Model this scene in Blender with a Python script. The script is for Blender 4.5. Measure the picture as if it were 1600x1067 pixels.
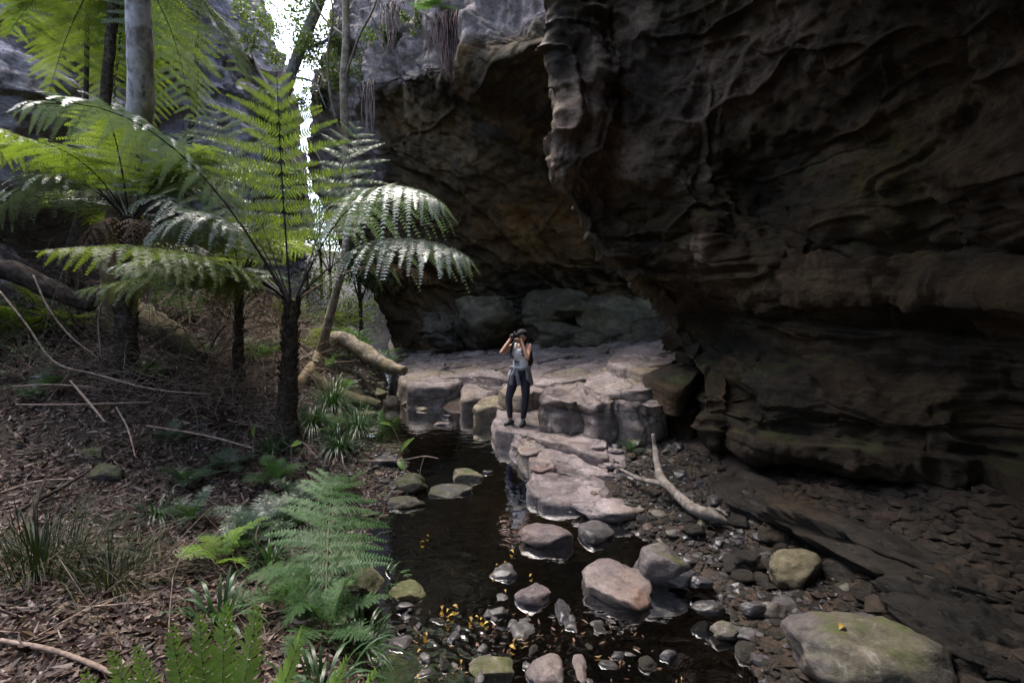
import bpy, math, random
import numpy as np
from mathutils import Vector, Matrix

for o in list(bpy.data.objects):
    bpy.data.objects.remove(o, do_unlink=True)
SC = bpy.context.scene
COL = SC.collection
R = math.radians

# ------------------------------------------------------------------ camera
CAMZ, FPX, PITCH = 2.2, 711.0, R(3.86)
cam_d = bpy.data.cameras.new('camera')
cam = bpy.data.objects.new('camera', cam_d)
COL.objects.link(cam)
cam.location = (0, 0, CAMZ)
cam.rotation_euler = (R(90) - PITCH, 0, 0)
cam_d.lens = 16.0
cam_d.sensor_width = 36.0
cam_d.clip_start = 0.05
cam_d.clip_end = 600
SC.camera = cam

# ------------------------------------------------------------------ sky, sun, exposure
SUN_EL, SUN_AZ = R(66), R(-40)          # azimuth from +Y towards +X
world = bpy.data.worlds.new('World')
SC.world = world
world.use_nodes = True
wn = world.node_tree
wn.nodes.clear()
sky = wn.nodes.new('ShaderNodeTexSky')
sky.sky_type = 'NISHITA'
sky.sun_disc = False
sky.sun_elevation = SUN_EL
sky.sun_rotation = SUN_AZ
sky.air_density = 1.0
sky.dust_density = 3.5
sky.ozone_density = 1.0
bg = wn.nodes.new('ShaderNodeBackground')
bg.inputs['Strength'].default_value = 0.15
wo = wn.nodes.new('ShaderNodeOutputWorld')
wn.links.new(sky.outputs[0], bg.inputs[0])
wn.links.new(bg.outputs[0], wo.inputs[0])
sun_d = bpy.data.lights.new('sun', 'SUN')
sun_d.energy = 0.85
sun_d.angle = R(24)
sun_d.color = (1.0, 0.95, 0.88)
sun = bpy.data.objects.new('sun', sun_d)
COL.objects.link(sun)
sdir = Vector((math.sin(SUN_AZ) * math.cos(SUN_EL), math.cos(SUN_AZ) * math.cos(SUN_EL), math.sin(SUN_EL)))
sun.rotation_euler = (-sdir).to_track_quat('-Z', 'Y').to_euler()
sun.location = sdir * 40
SC.view_settings.view_transform = 'Standard'
SC.view_settings.look = 'None'
SC.view_settings.exposure = 2.55
SC.view_settings.gamma = 1.0
SC.view_settings.use_curve_mapping = False
SC.render.engine = 'CYCLES'
SC.cycles.use_denoising = True
SC.cycles.max_bounces = 7
SC.cycles.diffuse_bounces = 4
SC.cycles.glossy_bounces = 3
SC.cycles.transmission_bounces = 4
SC.cycles.transparent_max_bounces = 8
SC.cycles.sample_clamp_indirect = 4.0
SC.cycles.caustics_reflective = False
SC.cycles.caustics_refractive = False

# ------------------------------------------------------------------ maths helpers
CP, SP = math.cos(PITCH), math.sin(PITCH)

def ray(u, v):
    cx = (u - 800.0) / FPX
    cy = (533.5 - v) / FPX
    return np.array([cx, CP + cy * SP, -SP + cy * CP])

def P(u, v, d):
    r = ray(u, v)
    return np.array([0, 0, CAMZ]) + r * (d / r[1])

def G(u, v, z):
    r = ray(u, v)
    t = (z - CAMZ) / r[2]
    return np.array([0, 0, CAMZ]) + r * t

def _h(ix, iy, iz, s):
    n = (ix.astype(np.uint32) * np.uint32(374761393) + iy.astype(np.uint32) * np.uint32(668265263)
         + iz.astype(np.uint32) * np.uint32(2147483647) + np.uint32((s * 974711 + 12345) & 0xffffffff))
    n = (n ^ (n >> np.uint32(13))) * np.uint32(1274126177)
    n = (n ^ (n >> np.uint32(16))) * np.uint32(2246822519)
    n = n ^ (n >> np.uint32(15))
    return n.astype(np.float64) / 4294967295.0

def vnoise(p, s=0):
    p = np.asarray(p, dtype=np.float64)
    f = np.floor(p)
    i = f.astype(np.int64)
    t = p - f
    t = t * t * t * (t * (t * 6 - 15) + 10)
    x, y, z = i[..., 0], i[..., 1], i[..., 2]
    a, b, c = t[..., 0], t[..., 1], t[..., 2]
    with np.errstate(over='ignore'):
        def L(dx, dy, dz): return _h(x + dx, y + dy, z + dz, s)
        x00 = L(0, 0, 0) * (1 - a) + L(1, 0, 0) * a
        x10 = L(0, 1, 0) * (1 - a) + L(1, 1, 0) * a
        x01 = L(0, 0, 1) * (1 - a) + L(1, 0, 1) * a
        x11 = L(0, 1, 1) * (1 - a) + L(1, 1, 1) * a
    y0 = x00 * (1 - b) + x10 * b
    y1 = x01 * (1 - b) + x11 * b
    return (y0 * (1 - c) + y1 * c) * 2 - 1

def fbm(p, o=4, s=0, g=0.5):
    p = np.asarray(p, dtype=np.float64)
    r = 0
    a = 1.0
    for k in range(o):
        r = r + a * vnoise(p * (2.03 ** k) + 17.3 * k, s + k)
        a *= g
    return r

def ridged(p, o=3, s=0):
    r = 0
    a = 1.0
    for k in range(o):
        r = r + a * (1 - np.abs(vnoise(p * (2.1 ** k) + 9.1 * k, s + k)) * 2)
        a *= 0.5
    return r

def sstep(a, b, x):
    t = np.clip((x - a) / (b - a), 0, 1)
    return t * t * (3 - 2 * t)

def strata(p, h, tilt=(0.05, 0.03), s=0, warp=0.2, ws=0.5, edge=0.09):
    q = (p[..., 2] + tilt[0] * p[..., 0] + tilt[1] * p[..., 1] + warp * fbm(p * ws, 3, s + 50)) / h
    i = np.floor(q).astype(np.int64)
    f = q - i
    # bed thickness offset varies along the bed
    pp = np.stack([p[..., 0] * 0.35, p[..., 1] * 0.35, i * 7.31], -1)
    pm = np.stack([p[..., 0] * 0.35, p[..., 1] * 0.35, (i - 1) * 7.31], -1)
    a = vnoise(pm, s + 3)
    b = vnoise(pp, s + 3)
    w = sstep(0, edge, f)
    return a * (1 - w) + b * w

def cracks(p, f, w=0.035, s=0):
    return np.exp(-(vnoise(p * f, s) / w) ** 2)

def catmull(pts, n):
    """pts (k,...) -> n samples"""
    pts = np.asarray(pts, dtype=np.float64)
    k = len(pts)
    e = np.concatenate([(2 * pts[0] - pts[1])[None], pts, (2 * pts[-1] - pts[-2])[None]], 0)
    t = np.linspace(0, k - 1, n)
    i = np.minimum(np.floor(t).astype(int), k - 2)
    f = (t - i).reshape((-1,) + (1,) * (pts.ndim - 1))
    p0, p1, p2, p3 = e[i], e[i + 1], e[i + 2], e[i + 3]
    return 0.5 * (2 * p1 + (p2 - p0) * f + (2 * p0 - 5 * p1 + 4 * p2 - p3) * f ** 2 + (3 * p1 - p0 - 3 * p2 + p3) * f ** 3)

# ------------------------------------------------------------------ mesh helpers
def mesh(name, V, F, smooth=True, mats=None, mi=None, col=None):
    """F: (M,k) array or list of such arrays"""
    me = bpy.data.meshes.new(name)
    V = np.asarray(V, dtype=np.float32).reshape(-1, 3)
    Fs = F if isinstance(F, list) else [F]
    Fs = [np.asarray(f, dtype=np.int32) for f in Fs if len(f)]
    loops = np.concatenate([f.ravel() for f in Fs])
    sizes = np.concatenate([np.full(len(f), f.shape[1], dtype=np.int32) for f in Fs])
    starts = np.concatenate([[0], np.cumsum(sizes)[:-1]]).astype(np.int32)
    me.vertices.add(len(V))
    me.vertices.foreach_set('co', V.ravel())
    me.loops.add(len(loops))
    me.loops.foreach_set('vertex_index', loops)
    me.polygons.add(len(sizes))
    me.polygons.foreach_set('loop_start', starts)
    me.polygons.foreach_set('loop_total', sizes)
    me.polygons.foreach_set('use_smooth', np.full(len(sizes), smooth, dtype=bool))
    if mats:
        for m in (mats if isinstance(mats, (list, tuple)) else [mats]):
            me.materials.append(m)
    if mi is not None:
        me.polygons.foreach_set('material_index', np.asarray(mi, dtype=np.int32))
    if col is not None:
        at = me.color_attributes.new('tint', 'FLOAT_COLOR', 'POINT')
        c4 = np.ones((len(V), 4), dtype=np.float32)
        c4[:, :3] = col
        at.data.foreach_set('color', c4.ravel())
    me.update(calc_edges=True)
    return me

def link(name, me, parent=None, loc=None, rz=0.0):
    o = bpy.data.objects.new(name, me)
    COL.objects.link(o)
    if loc is not None:
        o.location = loc
    if rz:
        o.rotation_euler = (0, 0, rz)
    if parent is not None:
        o.parent = parent
    return o

def tag(o, label=None, cat=None, group=None, kind=None):
    if label: o['label'] = label
    if cat: o['category'] = cat
    if group: o['group'] = group
    if kind: o['kind'] = kind
    return o

def empty(name, loc, label=None, cat=None, group=None):
    o = bpy.data.objects.new(name, None)
    COL.objects.link(o)
    o.location = loc
    o.empty_display_size = 0.2
    return tag(o, label, cat, group)

def gridfaces(n, m, wrap=False):
    i = np.arange(n - 1)[:, None]
    j = np.arange(m if wrap else m - 1)[None, :]
    j2 = (j + 1) % m if wrap else j + 1
    a = i * m + j
    b = i * m + j2
    c = (i + 1) * m + j2
    d = (i + 1) * m + j
    return np.stack([a, b, c, d], -1).reshape(-1, 4)

def gridnormals(S):
    du = np.gradient(S, axis=0)
    dv = np.gradient(S, axis=1)
    n = np.cross(du, dv)
    return n / (np.linalg.norm(n, axis=-1, keepdims=True) + 1e-9)

def tube(pts, rad, k=8, n=None, seed=0, rough=0.0, rs=3.0, cap=True, lump=None):
    """tapered tube along pts; returns V,F"""
    pts = np.asarray(pts, dtype=np.float64)
    rad = np.asarray(rad, dtype=np.float64)
    if n is None: n = max(len(pts) * 4, 6)
    C = catmull(pts, n)
    r = np.interp(np.linspace(0, len(rad) - 1, n), np.arange(len(rad)), rad)
    T = np.gradient(C, axis=0)
    T /= np.linalg.norm(T, axis=1, keepdims=True) + 1e-9
    ref = np.array([0, 0, 1.0]) if abs(T[:, 2]).mean() < 0.8 else np.array([1.0, 0, 0])
    A = np.cross(T, ref)
    A /= np.linalg.norm(A, axis=1, keepdims=True) + 1e-9
    B = np.cross(T, A)
    th = np.linspace(0, 2 * np.pi, k, endpoint=False)
    dirs = A[:, None] * np.cos(th)[None, :, None] + B[:, None] * np.sin(th)[None, :, None]
    rr = np.repeat(r[:, None], k, 1)
    if rough > 0:
        Q = C[:, None] + dirs * rr[..., None]
        rr = rr * (1 + rough * fbm(Q * rs, 3, seed))
    if lump is not None:
        rr = rr * lump(np.linspace(0, 1, n)[:, None], th[None, :])
    V = (C[:, None] + dirs * rr[..., None]).reshape(-1, 3)
    F = [gridfaces(n, k, True)]
    if cap:
        V = np.concatenate([V, C[:1], C[-1:]])
        a = n * k
        j = np.arange(k)
        F.append(np.stack([np.full(k, a), (j + 1) % k, j], -1))
        e = (n - 1) * k
        F.append(np.stack([np.full(k, a + 1), e + j, e + (j + 1) % k], -1))
    return V, F

class MB:
    """collects several shapes into ONE mesh"""
    def __init__(s):
        s.V = []; s.Q = []; s.T = []; s.n = 0; s.mq = []; s.mt = []
    def add(s, V, F, m=0):
        for f in (F if isinstance(F, list) else [F]):
            f = np.asarray(f)
            if not len(f): continue
            (s.Q if f.shape[1] == 4 else s.T).append(f + s.n)
            (s.mq if f.shape[1] == 4 else s.mt).append(np.full(len(f), m))
        s.V.append(np.asarray(V).reshape(-1, 3))
        s.n += len(s.V[-1])
        return s
    def mesh(s, name, mats, smooth=True, col=None):
        F = []; mi = []
        if s.Q: F.append(np.concatenate(s.Q)); mi.append(np.concatenate(s.mq))
        if s.T: F.append(np.concatenate(s.T)); mi.append(np.concatenate(s.mt))
        return mesh(name, np.concatenate(s.V), F, smooth, mats, np.concatenate(mi), col)

# ------------------------------------------------------------------ materials
def newmat(name):
    m = bpy.data.materials.new(name)
    m.use_nodes = True
    nt = m.node_tree
    nt.nodes.clear()
    out = nt.nodes.new('ShaderNodeOutputMaterial')
    return m, nt, out

def nd(nt, t, **kw):
    n = nt.nodes.new(t)
    for k, v in kw.items():
        setattr(n, k, v)
    return n

def ramp(nt, fac, stops):
    n = nt.nodes.new('ShaderNodeValToRGB')
    el = n.color_ramp.elements
    el[0].position, el[0].color = stops[0][0], tuple(stops[0][1]) + (1,)
    el[1].position, el[1].color = stops[-1][0], tuple(stops[-1][1]) + (1,)
    for p, c in stops[1:-1]:
        e = el.new(p)
        e.color = tuple(c) + (1,)
    nt.links.new(fac, n.inputs[0])
    return n.outputs[0]

def noise(nt, vec, scale, detail=5, rough=0.6, dist=0.0):
    n = nt.nodes.new('ShaderNodeTexNoise')
    n.inputs['Scale'].default_value = scale
    n.inputs['Detail'].default_value = detail
    n.inputs['Roughness'].default_value = rough
    n.inputs['Distortion'].default_value = dist
    if vec is not None: nt.links.new(vec, n.inputs['Vector'])
    return n.outputs[0]

def mixc(nt, fac, a, b, mode='MIX'):
    n = nt.nodes.new('ShaderNodeMix')
    n.data_type = 'RGBA'
    n.blend_type = mode
    for v, s in ((fac, n.inputs['Factor']), (a, n.inputs['A']), (b, n.inputs['B'])):
        if s.type == 'RGBA' or not hasattr(v, 'default_value') and not hasattr(v, 'is_output'):
            pass
    def setin(sock, v):
        if hasattr(v, 'is_output'): nt.links.new(v, sock)
        elif isinstance(v, (int, float)): sock.default_value = v
        else: sock.default_value = tuple(v) + (1,)
    setin(n.inputs[0], fac); setin(n.inputs[6], a); setin(n.inputs[7], b)
    return n.outputs[2]

def mapping(nt, vec, scale, rot=(0, 0, 0)):
    n = nt.nodes.new('ShaderNodeMapping')
    n.inputs['Scale'].default_value = scale
    n.inputs['Rotation'].default_value = rot
    nt.links.new(vec, n.inputs['Vector'])
    return n.outputs[0]

def rock_mat(name, cols, stain, second=None, moss=0.0, sc=1.0, strat=(1, 1, 5), rough=0.85, bump=0.5, streak=0.0, lichen=0.0, bdist=0.03, mosscol=(0.055, 0.065, 0.018), crack=0.0, cracksc=1.0, weather_lit=None):
    m, nt, out = newmat(name)
    geo = nd(nt, 'ShaderNodeNewGeometry')
    pos = geo.outputs['Position']
    st = mapping(nt, pos, strat, (0.06, 0.04, 0))
    n1 = noise(nt, st, 0.7 * sc, 8, 0.62, 0.3)
    c = ramp(nt, n1, [(0.28, cols[0]), (0.45, cols[1]), (0.6, cols[2]), (0.74, cols[3])])
    n2 = noise(nt, pos, 0.45 * sc, 6, 0.65, 0.6)
    f2 = ramp(nt, n2, [(0.46, (0, 0, 0)), (0.62, (1, 1, 1))])
    c = mixc(nt, f2, c, stain)
    if second:
        n3 = noise(nt, mapping(nt, pos, (1, 1, 1.6)), 0.33 * sc, 5, 0.6, 0.8)
        f3 = ramp(nt, n3, [(0.52, (0, 0, 0)), (0.66, (1, 1, 1))])
        c = mixc(nt, f3, c, second)
    # fine grain
    n4 = noise(nt, pos, 26 * sc, 4, 0.7)
    g = ramp(nt, n4, [(0.3, (0.62, 0.62, 0.62)), (0.7, (1.25, 1.25, 1.25))])
    c = mixc(nt, 1.0, c, g, 'MULTIPLY')
    n9 = noise(nt, pos, 5.5 * sc, 7, 0.72, 0.5)
    g2 = ramp(nt, n9, [(0.32, (0.42, 0.42, 0.44)), (0.5, (0.95, 0.94, 0.92)), (0.7, (1.3, 1.28, 1.24))])
    c = mixc(nt, 1.0, c, g2, 'MULTIPLY')
    if weather_lit:
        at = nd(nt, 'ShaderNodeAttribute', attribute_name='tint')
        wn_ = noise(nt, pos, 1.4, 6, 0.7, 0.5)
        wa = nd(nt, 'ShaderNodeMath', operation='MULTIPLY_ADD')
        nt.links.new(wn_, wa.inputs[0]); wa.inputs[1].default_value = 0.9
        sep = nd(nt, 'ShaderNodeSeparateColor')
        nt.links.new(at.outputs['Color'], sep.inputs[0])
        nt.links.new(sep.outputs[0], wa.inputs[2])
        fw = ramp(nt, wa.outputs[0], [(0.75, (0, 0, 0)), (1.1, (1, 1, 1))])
        wc = ramp(nt, noise(nt, pos, 2.6, 6, 0.7, 0.4), [(0.3, tuple(x * .4 for x in weather_lit)), (0.55, weather_lit), (0.75, tuple(min(1, x * 1.35) for x in weather_lit))])
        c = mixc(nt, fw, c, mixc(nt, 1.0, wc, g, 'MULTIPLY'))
    if crack > 0:
        vo = nd(nt, 'ShaderNodeTexVoronoi', feature='DISTANCE_TO_EDGE')
        vo.inputs['Scale'].default_value = cracksc
        dv = nd(nt, 'ShaderNodeVectorMath', operation='MULTIPLY_ADD')
        nn_ = nd(nt, 'ShaderNodeTexNoise'); nn_.inputs['Scale'].default_value = cracksc * 1.7; nn_.inputs['Detail'].default_value = 4
        nt.links.new(pos, nn_.inputs['Vector'])
        nt.links.new(nn_.outputs['Color'], dv.inputs[0]); dv.inputs[1].default_value = (0.6 / cracksc,) * 3
        nt.links.new(mapping(nt, pos, (1, 1, 1.5)), dv.inputs[2])
        nt.links.new(dv.outputs[0], vo.inputs['Vector'])
        fc = ramp(nt, vo.outputs['Distance'], [(0.0, (crack,) * 3), (0.035, (0, 0, 0))])
        c = mixc(nt, fc, c, tuple(x * .18 for x in cols[1]))
    if streak > 0:
        n5 = noise(nt, mapping(nt, pos, (2.2, 2.2, 0.22)), 1.1, 5, 0.6)
        f5 = ramp(nt, n5, [(0.5, (0, 0, 0)), (0.68, (streak,) * 3)])
        c = mixc(nt, f5, c, (0.03, 0.028, 0.026))
    if lichen > 0:
        n6 = noise(nt, pos, 5.5 * sc, 4, 0.75, 0.4)
        f6 = ramp(nt, n6, [(0.58, (0, 0, 0)), (0.68, (lichen,) * 3)])
        c = mixc(nt, f6, c, (0.34, 0.34, 0.31))
    if moss > 0:
        sx = nd(nt, 'ShaderNodeSeparateXYZ')
        nt.links.new(geo.outputs['Normal'], sx.inputs[0])
        n7 = noise(nt, pos, 1.9 * sc, 6, 0.7, 0.4)
        a = nd(nt, 'ShaderNodeMath', operation='MULTIPLY_ADD')
        nt.links.new(sx.outputs['Z'], a.inputs[0]); a.inputs[1].default_value = 0.16
        nt.links.new(n7, a.inputs[2])
        f7 = ramp(nt, a.outputs[0], [(0.66 - 0.25 * moss, (0, 0, 0)), (0.82 - 0.25 * moss, (0.9, 0.9, 0.9))])
        c = mixc(nt, f7, c, mosscol)
    b = nd(nt, 'ShaderNodeBsdfPrincipled')
    nt.links.new(c, b.inputs['Base Color'])
    rv = ramp(nt, n2, [(0.4, (rough,) * 3), (0.65, (max(rough - 0.25, 0.2),) * 3)])
    nt.links.new(rv, b.inputs['Roughness'])
    b.inputs['Specular IOR Level'].default_value = 0.3
    bm = nd(nt, 'ShaderNodeBump')
    bm.inputs['Strength'].default_value = bump
    bm.inputs['Distance'].default_value = bdist
    nb = noise(nt, mapping(nt, pos, (1, 1, 2.0)), 7 * sc, 9, 0.72, 0.2)
    nt.links.new(nb, bm.inputs['Height'])
    nt.links.new(bm.outputs[0], b.inputs['Normal'])
    nt.links.new(b.outputs[0], out.inputs[0])
    return m

def leaf_mat(name, c0, c1, trans=0.4, rough=0.45, tcol=None, tint=False, spec=0.4):
    m, nt, out = newmat(name)
    geo = nd(nt, 'ShaderNodeNewGeometry')
    oi = nd(nt, 'ShaderNodeObjectInfo')
    n = noise(nt, geo.outputs['Position'], 2.3, 3, 0.6)
    ad = nd(nt, 'ShaderNodeMath', operation='MULTIPLY_ADD')
    nt.links.new(oi.outputs['Random'], ad.inputs[0]); ad.inputs[1].default_value = 0.35
    nt.links.new(n, ad.inputs[2])
    if tint:
        at = nd(nt, 'ShaderNodeAttribute', attribute_name='tint')
        c = at.outputs['Color']
    else:
        c = ramp(nt, ad.outputs[0], [(0.4, c0), (0.9, c1)])
    b = nd(nt, 'ShaderNodeBsdfPrincipled')
    nt.links.new(c, b.inputs['Base Color'])
    b.inputs['Roughness'].default_value = rough
    b.inputs['Specular IOR Level'].default_value = spec
    if trans > 0:
        t = nd(nt, 'ShaderNodeBsdfTranslucent')
        tc = mixc(nt, 1.0, c, tcol or (1.5, 1.6, 0.6), 'MULTIPLY')
        nt.links.new(tc, t.inputs['Color'])
        mx = nd(nt, 'ShaderNodeMixShader')
        mx.inputs[0].default_value = trans
        nt.links.new(b.outputs[0], mx.inputs[1])
        nt.links.new(t.outputs[0], mx.inputs[2])
        nt.links.new(mx.outputs[0], out.inputs[0])
    else:
        nt.links.new(b.outputs[0], out.inputs[0])
    return m

def bark_mat(name, cols, sc=(6, 6, 1.5), bump=0.6, rough=0.9, patch=None, bdist=0.015, lo=0.35, hi=0.68):
    m, nt, out = newmat(name)
    geo = nd(nt, 'ShaderNodeNewGeometry')
    v = mapping(nt, geo.outputs['Position'], sc)
    n = noise(nt, v, 2.0, 7, 0.65, 0.3)
    c = ramp(nt, n, [(lo, cols[0]), (0.5, cols[1]), (hi, cols[2])])
    if patch:
        n2 = noise(nt, geo.outputs['Position'], 3.2, 5, 0.65, 0.5)
        f = ramp(nt, n2, [(0.5, (0, 0, 0)), (0.62, (1, 1, 1))])
        c = mixc(nt, f, c, patch)
    b = nd(nt, 'ShaderNodeBsdfPrincipled')
    nt.links.new(c, b.inputs['Base Color'])
    b.inputs['Roughness'].default_value = rough
    b.inputs['Specular IOR Level'].default_value = 0.25
    bm = nd(nt, 'ShaderNodeBump')
    bm.inputs['Strength'].default_value = bump
    bm.inputs['Distance'].default_value = bdist
    nt.links.new(noise(nt, v, 5.0, 8, 0.7), bm.inputs['Height'])
    nt.links.new(bm.outputs[0], b.inputs['Normal'])
    nt.links.new(b.outputs[0], out.inputs[0])
    return m

def plain_mat(name, c, rough=0.7, var=0.25, nscale=30, bump=0.2, spec=0.3, metal=0.0):
    m, nt, out = newmat(name)
    tc = nd(nt, 'ShaderNodeTexCoord')
    n = noise(nt, tc.outputs['Object'], nscale, 4, 0.6)
    lo = tuple(x * (1 - var) for x in c); hi = tuple(min(x * (1 + var), 1) for x in c)
    col = ramp(nt, n, [(0.3, lo), (0.7, hi)])
    b = nd(nt, 'ShaderNodeBsdfPrincipled')
    nt.links.new(col, b.inputs['Base Color'])
    b.inputs['Roughness'].default_value = rough
    b.inputs['Specular IOR Level'].default_value = spec
    b.inputs['Metallic'].default_value = metal
    bm = nd(nt, 'ShaderNodeBump')
    bm.inputs['Strength'].default_value = bump
    bm.inputs['Distance'].default_value = 0.004
    nt.links.new(n, bm.inputs['Height'])
    nt.links.new(bm.outputs[0], b.inputs['Normal'])
    nt.links.new(b.outputs[0], out.inputs[0])
    return m

M = {}
M['cave_back'] = rock_mat('cave_back_rock', [(0.046, 0.035, 0.02), (0.098, 0.07, 0.036), (0.145, 0.098, 0.05), (0.195, 0.142, 0.082)],
                          (0.035, 0.03, 0.022), second=(0.16, 0.09, 0.03), moss=0.12, sc=0.55, strat=(0.7, 0.7, 3.0), bump=1.0, bdist=0.10, streak=0.5, crack=0.5, cracksc=0.5, weather_lit=(0.25, 0.205, 0.19))
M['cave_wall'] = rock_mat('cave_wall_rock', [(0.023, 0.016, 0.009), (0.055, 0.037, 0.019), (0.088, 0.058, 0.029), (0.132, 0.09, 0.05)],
                          (0.018, 0.015, 0.010), second=(0.078, 0.058, 0.018), moss=0.05, sc=0.9, strat=(0.6, 0.6, 4.0), bump=1.0, bdist=0.07, streak=0.3, crack=0.5, cracksc=0.7, weather_lit=(0.24, 0.17, 0.115))
M['cliff'] = rock_mat('grey_cliff_rock', [(0.16, 0.15, 0.165), (0.34, 0.315, 0.345), (0.48, 0.45, 0.49), (0.58, 0.555, 0.58)],
                      (0.28, 0.265, 0.29), second=(0.16, 0.13, 0.12), moss=0.0, sc=0.6, strat=(1.2, 1.2, 2.4), bump=1.0, bdist=0.14, streak=0.2, crack=0.7, cracksc=0.8)
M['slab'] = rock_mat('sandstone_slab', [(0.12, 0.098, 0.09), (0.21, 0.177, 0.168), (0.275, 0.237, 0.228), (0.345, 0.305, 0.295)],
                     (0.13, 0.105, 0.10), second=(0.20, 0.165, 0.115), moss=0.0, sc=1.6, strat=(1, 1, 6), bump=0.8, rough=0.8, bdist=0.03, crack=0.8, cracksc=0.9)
M['path'] = rock_mat('worn_damp_slab', [(0.10, 0.083, 0.086), (0.17, 0.142, 0.147), (0.23, 0.195, 0.203), (0.31, 0.275, 0.28)],
                     (0.085, 0.072, 0.075), second=(0.19, 0.155, 0.13), sc=2.2, strat=(1, 1, 2), bump=0.8, rough=0.6, bdist=0.02, crack=0.8, cracksc=1.6)
M['stone_pink'] = rock_mat('pinkish_stone', [(0.075, 0.06, 0.06), (0.125, 0.102, 0.10), (0.17, 0.142, 0.138), (0.24, 0.21, 0.20)],
                           (0.10, 0.08, 0.09), second=(0.16, 0.105, 0.085), sc=3.2, strat=(1, 1, 1.5), bump=0.7, rough=0.55, bdist=0.02)
M['stone_dark'] = rock_mat('dark_wet_stone', [(0.022, 0.021, 0.022), (0.045, 0.043, 0.045), (0.075, 0.07, 0.073), (0.13, 0.125, 0.12)],
                           (0.045, 0.043, 0.05), sc=4, strat=(1, 1, 1), bump=0.4, rough=0.45, lichen=0.25, bdist=0.01)
M['stone_moss'] = rock_mat('mossy_stone', [(0.08, 0.075, 0.06), (0.15, 0.13, 0.10), (0.21, 0.18, 0.13), (0.28, 0.25, 0.19)],
                           (0.07, 0.06, 0.055), second=(0.15, 0.13, 0.05), moss=0.55, sc=3.0, strat=(1, 1, 1.5), bump=0.9, rough=0.8, bdist=0.024, mosscol=(0.05, 0.06, 0.016))
M['stone_green'] = rock_mat('green_grey_stone', [(0.042, 0.038, 0.03), (0.085, 0.077, 0.058), (0.115, 0.103, 0.08), (0.17, 0.157, 0.128)],
                            (0.09, 0.08, 0.085), second=(0.105, 0.093, 0.058), moss=0.06, sc=2.0, strat=(1, 1, 1), bump=0.7, rough=0.7, lichen=0.3, bdist=0.022)
M['stone_tan'] = rock_mat('tan_stone', [(0.12, 0.10, 0.075), (0.21, 0.175, 0.13), (0.27, 0.23, 0.175), (0.34, 0.30, 0.24)],
                          (0.13, 0.10, 0.08), second=(0.19, 0.16, 0.10), moss=0.06, sc=3.0, strat=(1, 1, 3), bump=0.7, rough=0.75, bdist=0.022)
M['soil'] = rock_mat('forest_soil', [(0.018, 0.014, 0.011), (0.035, 0.026, 0.019), (0.055, 0.041, 0.031), (0.085, 0.065, 0.05)],
                     (0.025, 0.019, 0.016), second=(0.045, 0.03, 0.022), sc=3.0, strat=(1, 1, 1), bump=0.9, rough=0.95, bdist=0.03)
M['frond'] = leaf_mat('tree_fern_frond', (0.08, 0.12, 0.03), (0.13, 0.175, 0.045), 0.52, 0.40, (1.7, 1.75, 0.6), spec=0.6)
M['frond_pale'] = leaf_mat('sky_sheen_frond', (0.085, 0.125, 0.10), (0.13, 0.175, 0.14), 0.25, 0.36, (1.4, 1.5, 0.8), spec=0.9)  # sky sheen on the frond tops painted into a pale bluish base colour
M['frond_dark'] = leaf_mat('dark_fern_frond', (0.03, 0.065, 0.036), (0.06, 0.11, 0.055), 0.35, 0.36, (1.5, 1.7, 0.6), spec=0.75)
M['frond_ground'] = leaf_mat('ground_fern_frond', (0.045, 0.10, 0.035), (0.08, 0.15, 0.05), 0.4, 0.42, (1.6, 1.7, 0.6), spec=0.55)
M['frond_dead'] = leaf_mat('dead_brown_frond', (0.09, 0.06, 0.04), (0.19, 0.135, 0.095), 0.2, 0.8, (1.2, 1.0, 0.8))
M['frond_stream'] = leaf_mat('stream_fern_frond', (0.035, 0.085, 0.03), (0.07, 0.14, 0.045), 0.35, 0.55, (1.5, 1.6, 0.6), spec=0.25)
M['rachis'] = plain_mat('dark_frond_stalk', (0.014, 0.012, 0.010), 0.6)
M['rachis_green'] = plain_mat('green_frond_stalk', (0.06, 0.075, 0.025), 0.6)
M['rachis_dead'] = plain_mat('dead_frond_stalk', (0.16, 0.11, 0.075), 0.8)
M['fern_trunk'] = bark_mat('tree_fern_trunk', [(0.02, 0.016, 0.013), (0.065, 0.05, 0.038), (0.15, 0.12, 0.09)], (7, 7, 9), 1.0, 0.95, bdist=0.04)
M['white_bark'] = bark_mat('pale_lichen_bark', [(0.10, 0.09, 0.085), (0.46, 0.43, 0.43), (0.64, 0.60, 0.59)], (4, 4, 2), 0.5, 0.85, patch=(0.22, 0.19, 0.18))
M['cream_bark'] = bark_mat('cream_smooth_bark', [(0.16, 0.12, 0.07), (0.33, 0.26, 0.16), (0.44, 0.36, 0.24)], (3, 3, 1), 0.3, 0.8, patch=(0.30, 0.225, 0.12))
M['grey_bark'] = bark_mat('grey_tree_bark', [(0.06, 0.052, 0.047), (0.16, 0.14, 0.125), (0.27, 0.245, 0.225)], (6, 6, 1.6), 0.6, 0.9)
M['dark_bark'] = bark_mat('dark_tree_bark', [(0.015, 0.012, 0.011), (0.035, 0.028, 0.025), (0.065, 0.055, 0.048)], (6, 6, 2), 0.6, 0.9)
M['log'] = bark_mat('weathered_log', [(0.07, 0.058, 0.042), (0.19, 0.16, 0.12), (0.32, 0.28, 0.22)], (5, 5, 5), 0.6, 0.85, patch=(0.15, 0.12, 0.06))
M['log_moss'] = bark_mat('mossy_log', [(0.035, 0.028, 0.018), (0.09, 0.072, 0.042), (0.16, 0.13, 0.08)], (5, 5, 5), 0.9, 0.9, patch=(0.06, 0.055, 0.022))
M['log_dark'] = bark_mat('dark_rotten_log', [(0.015, 0.012, 0.010), (0.045, 0.035, 0.028), (0.10, 0.08, 0.065)], (5, 5, 5), 0.9, 0.95)
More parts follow.
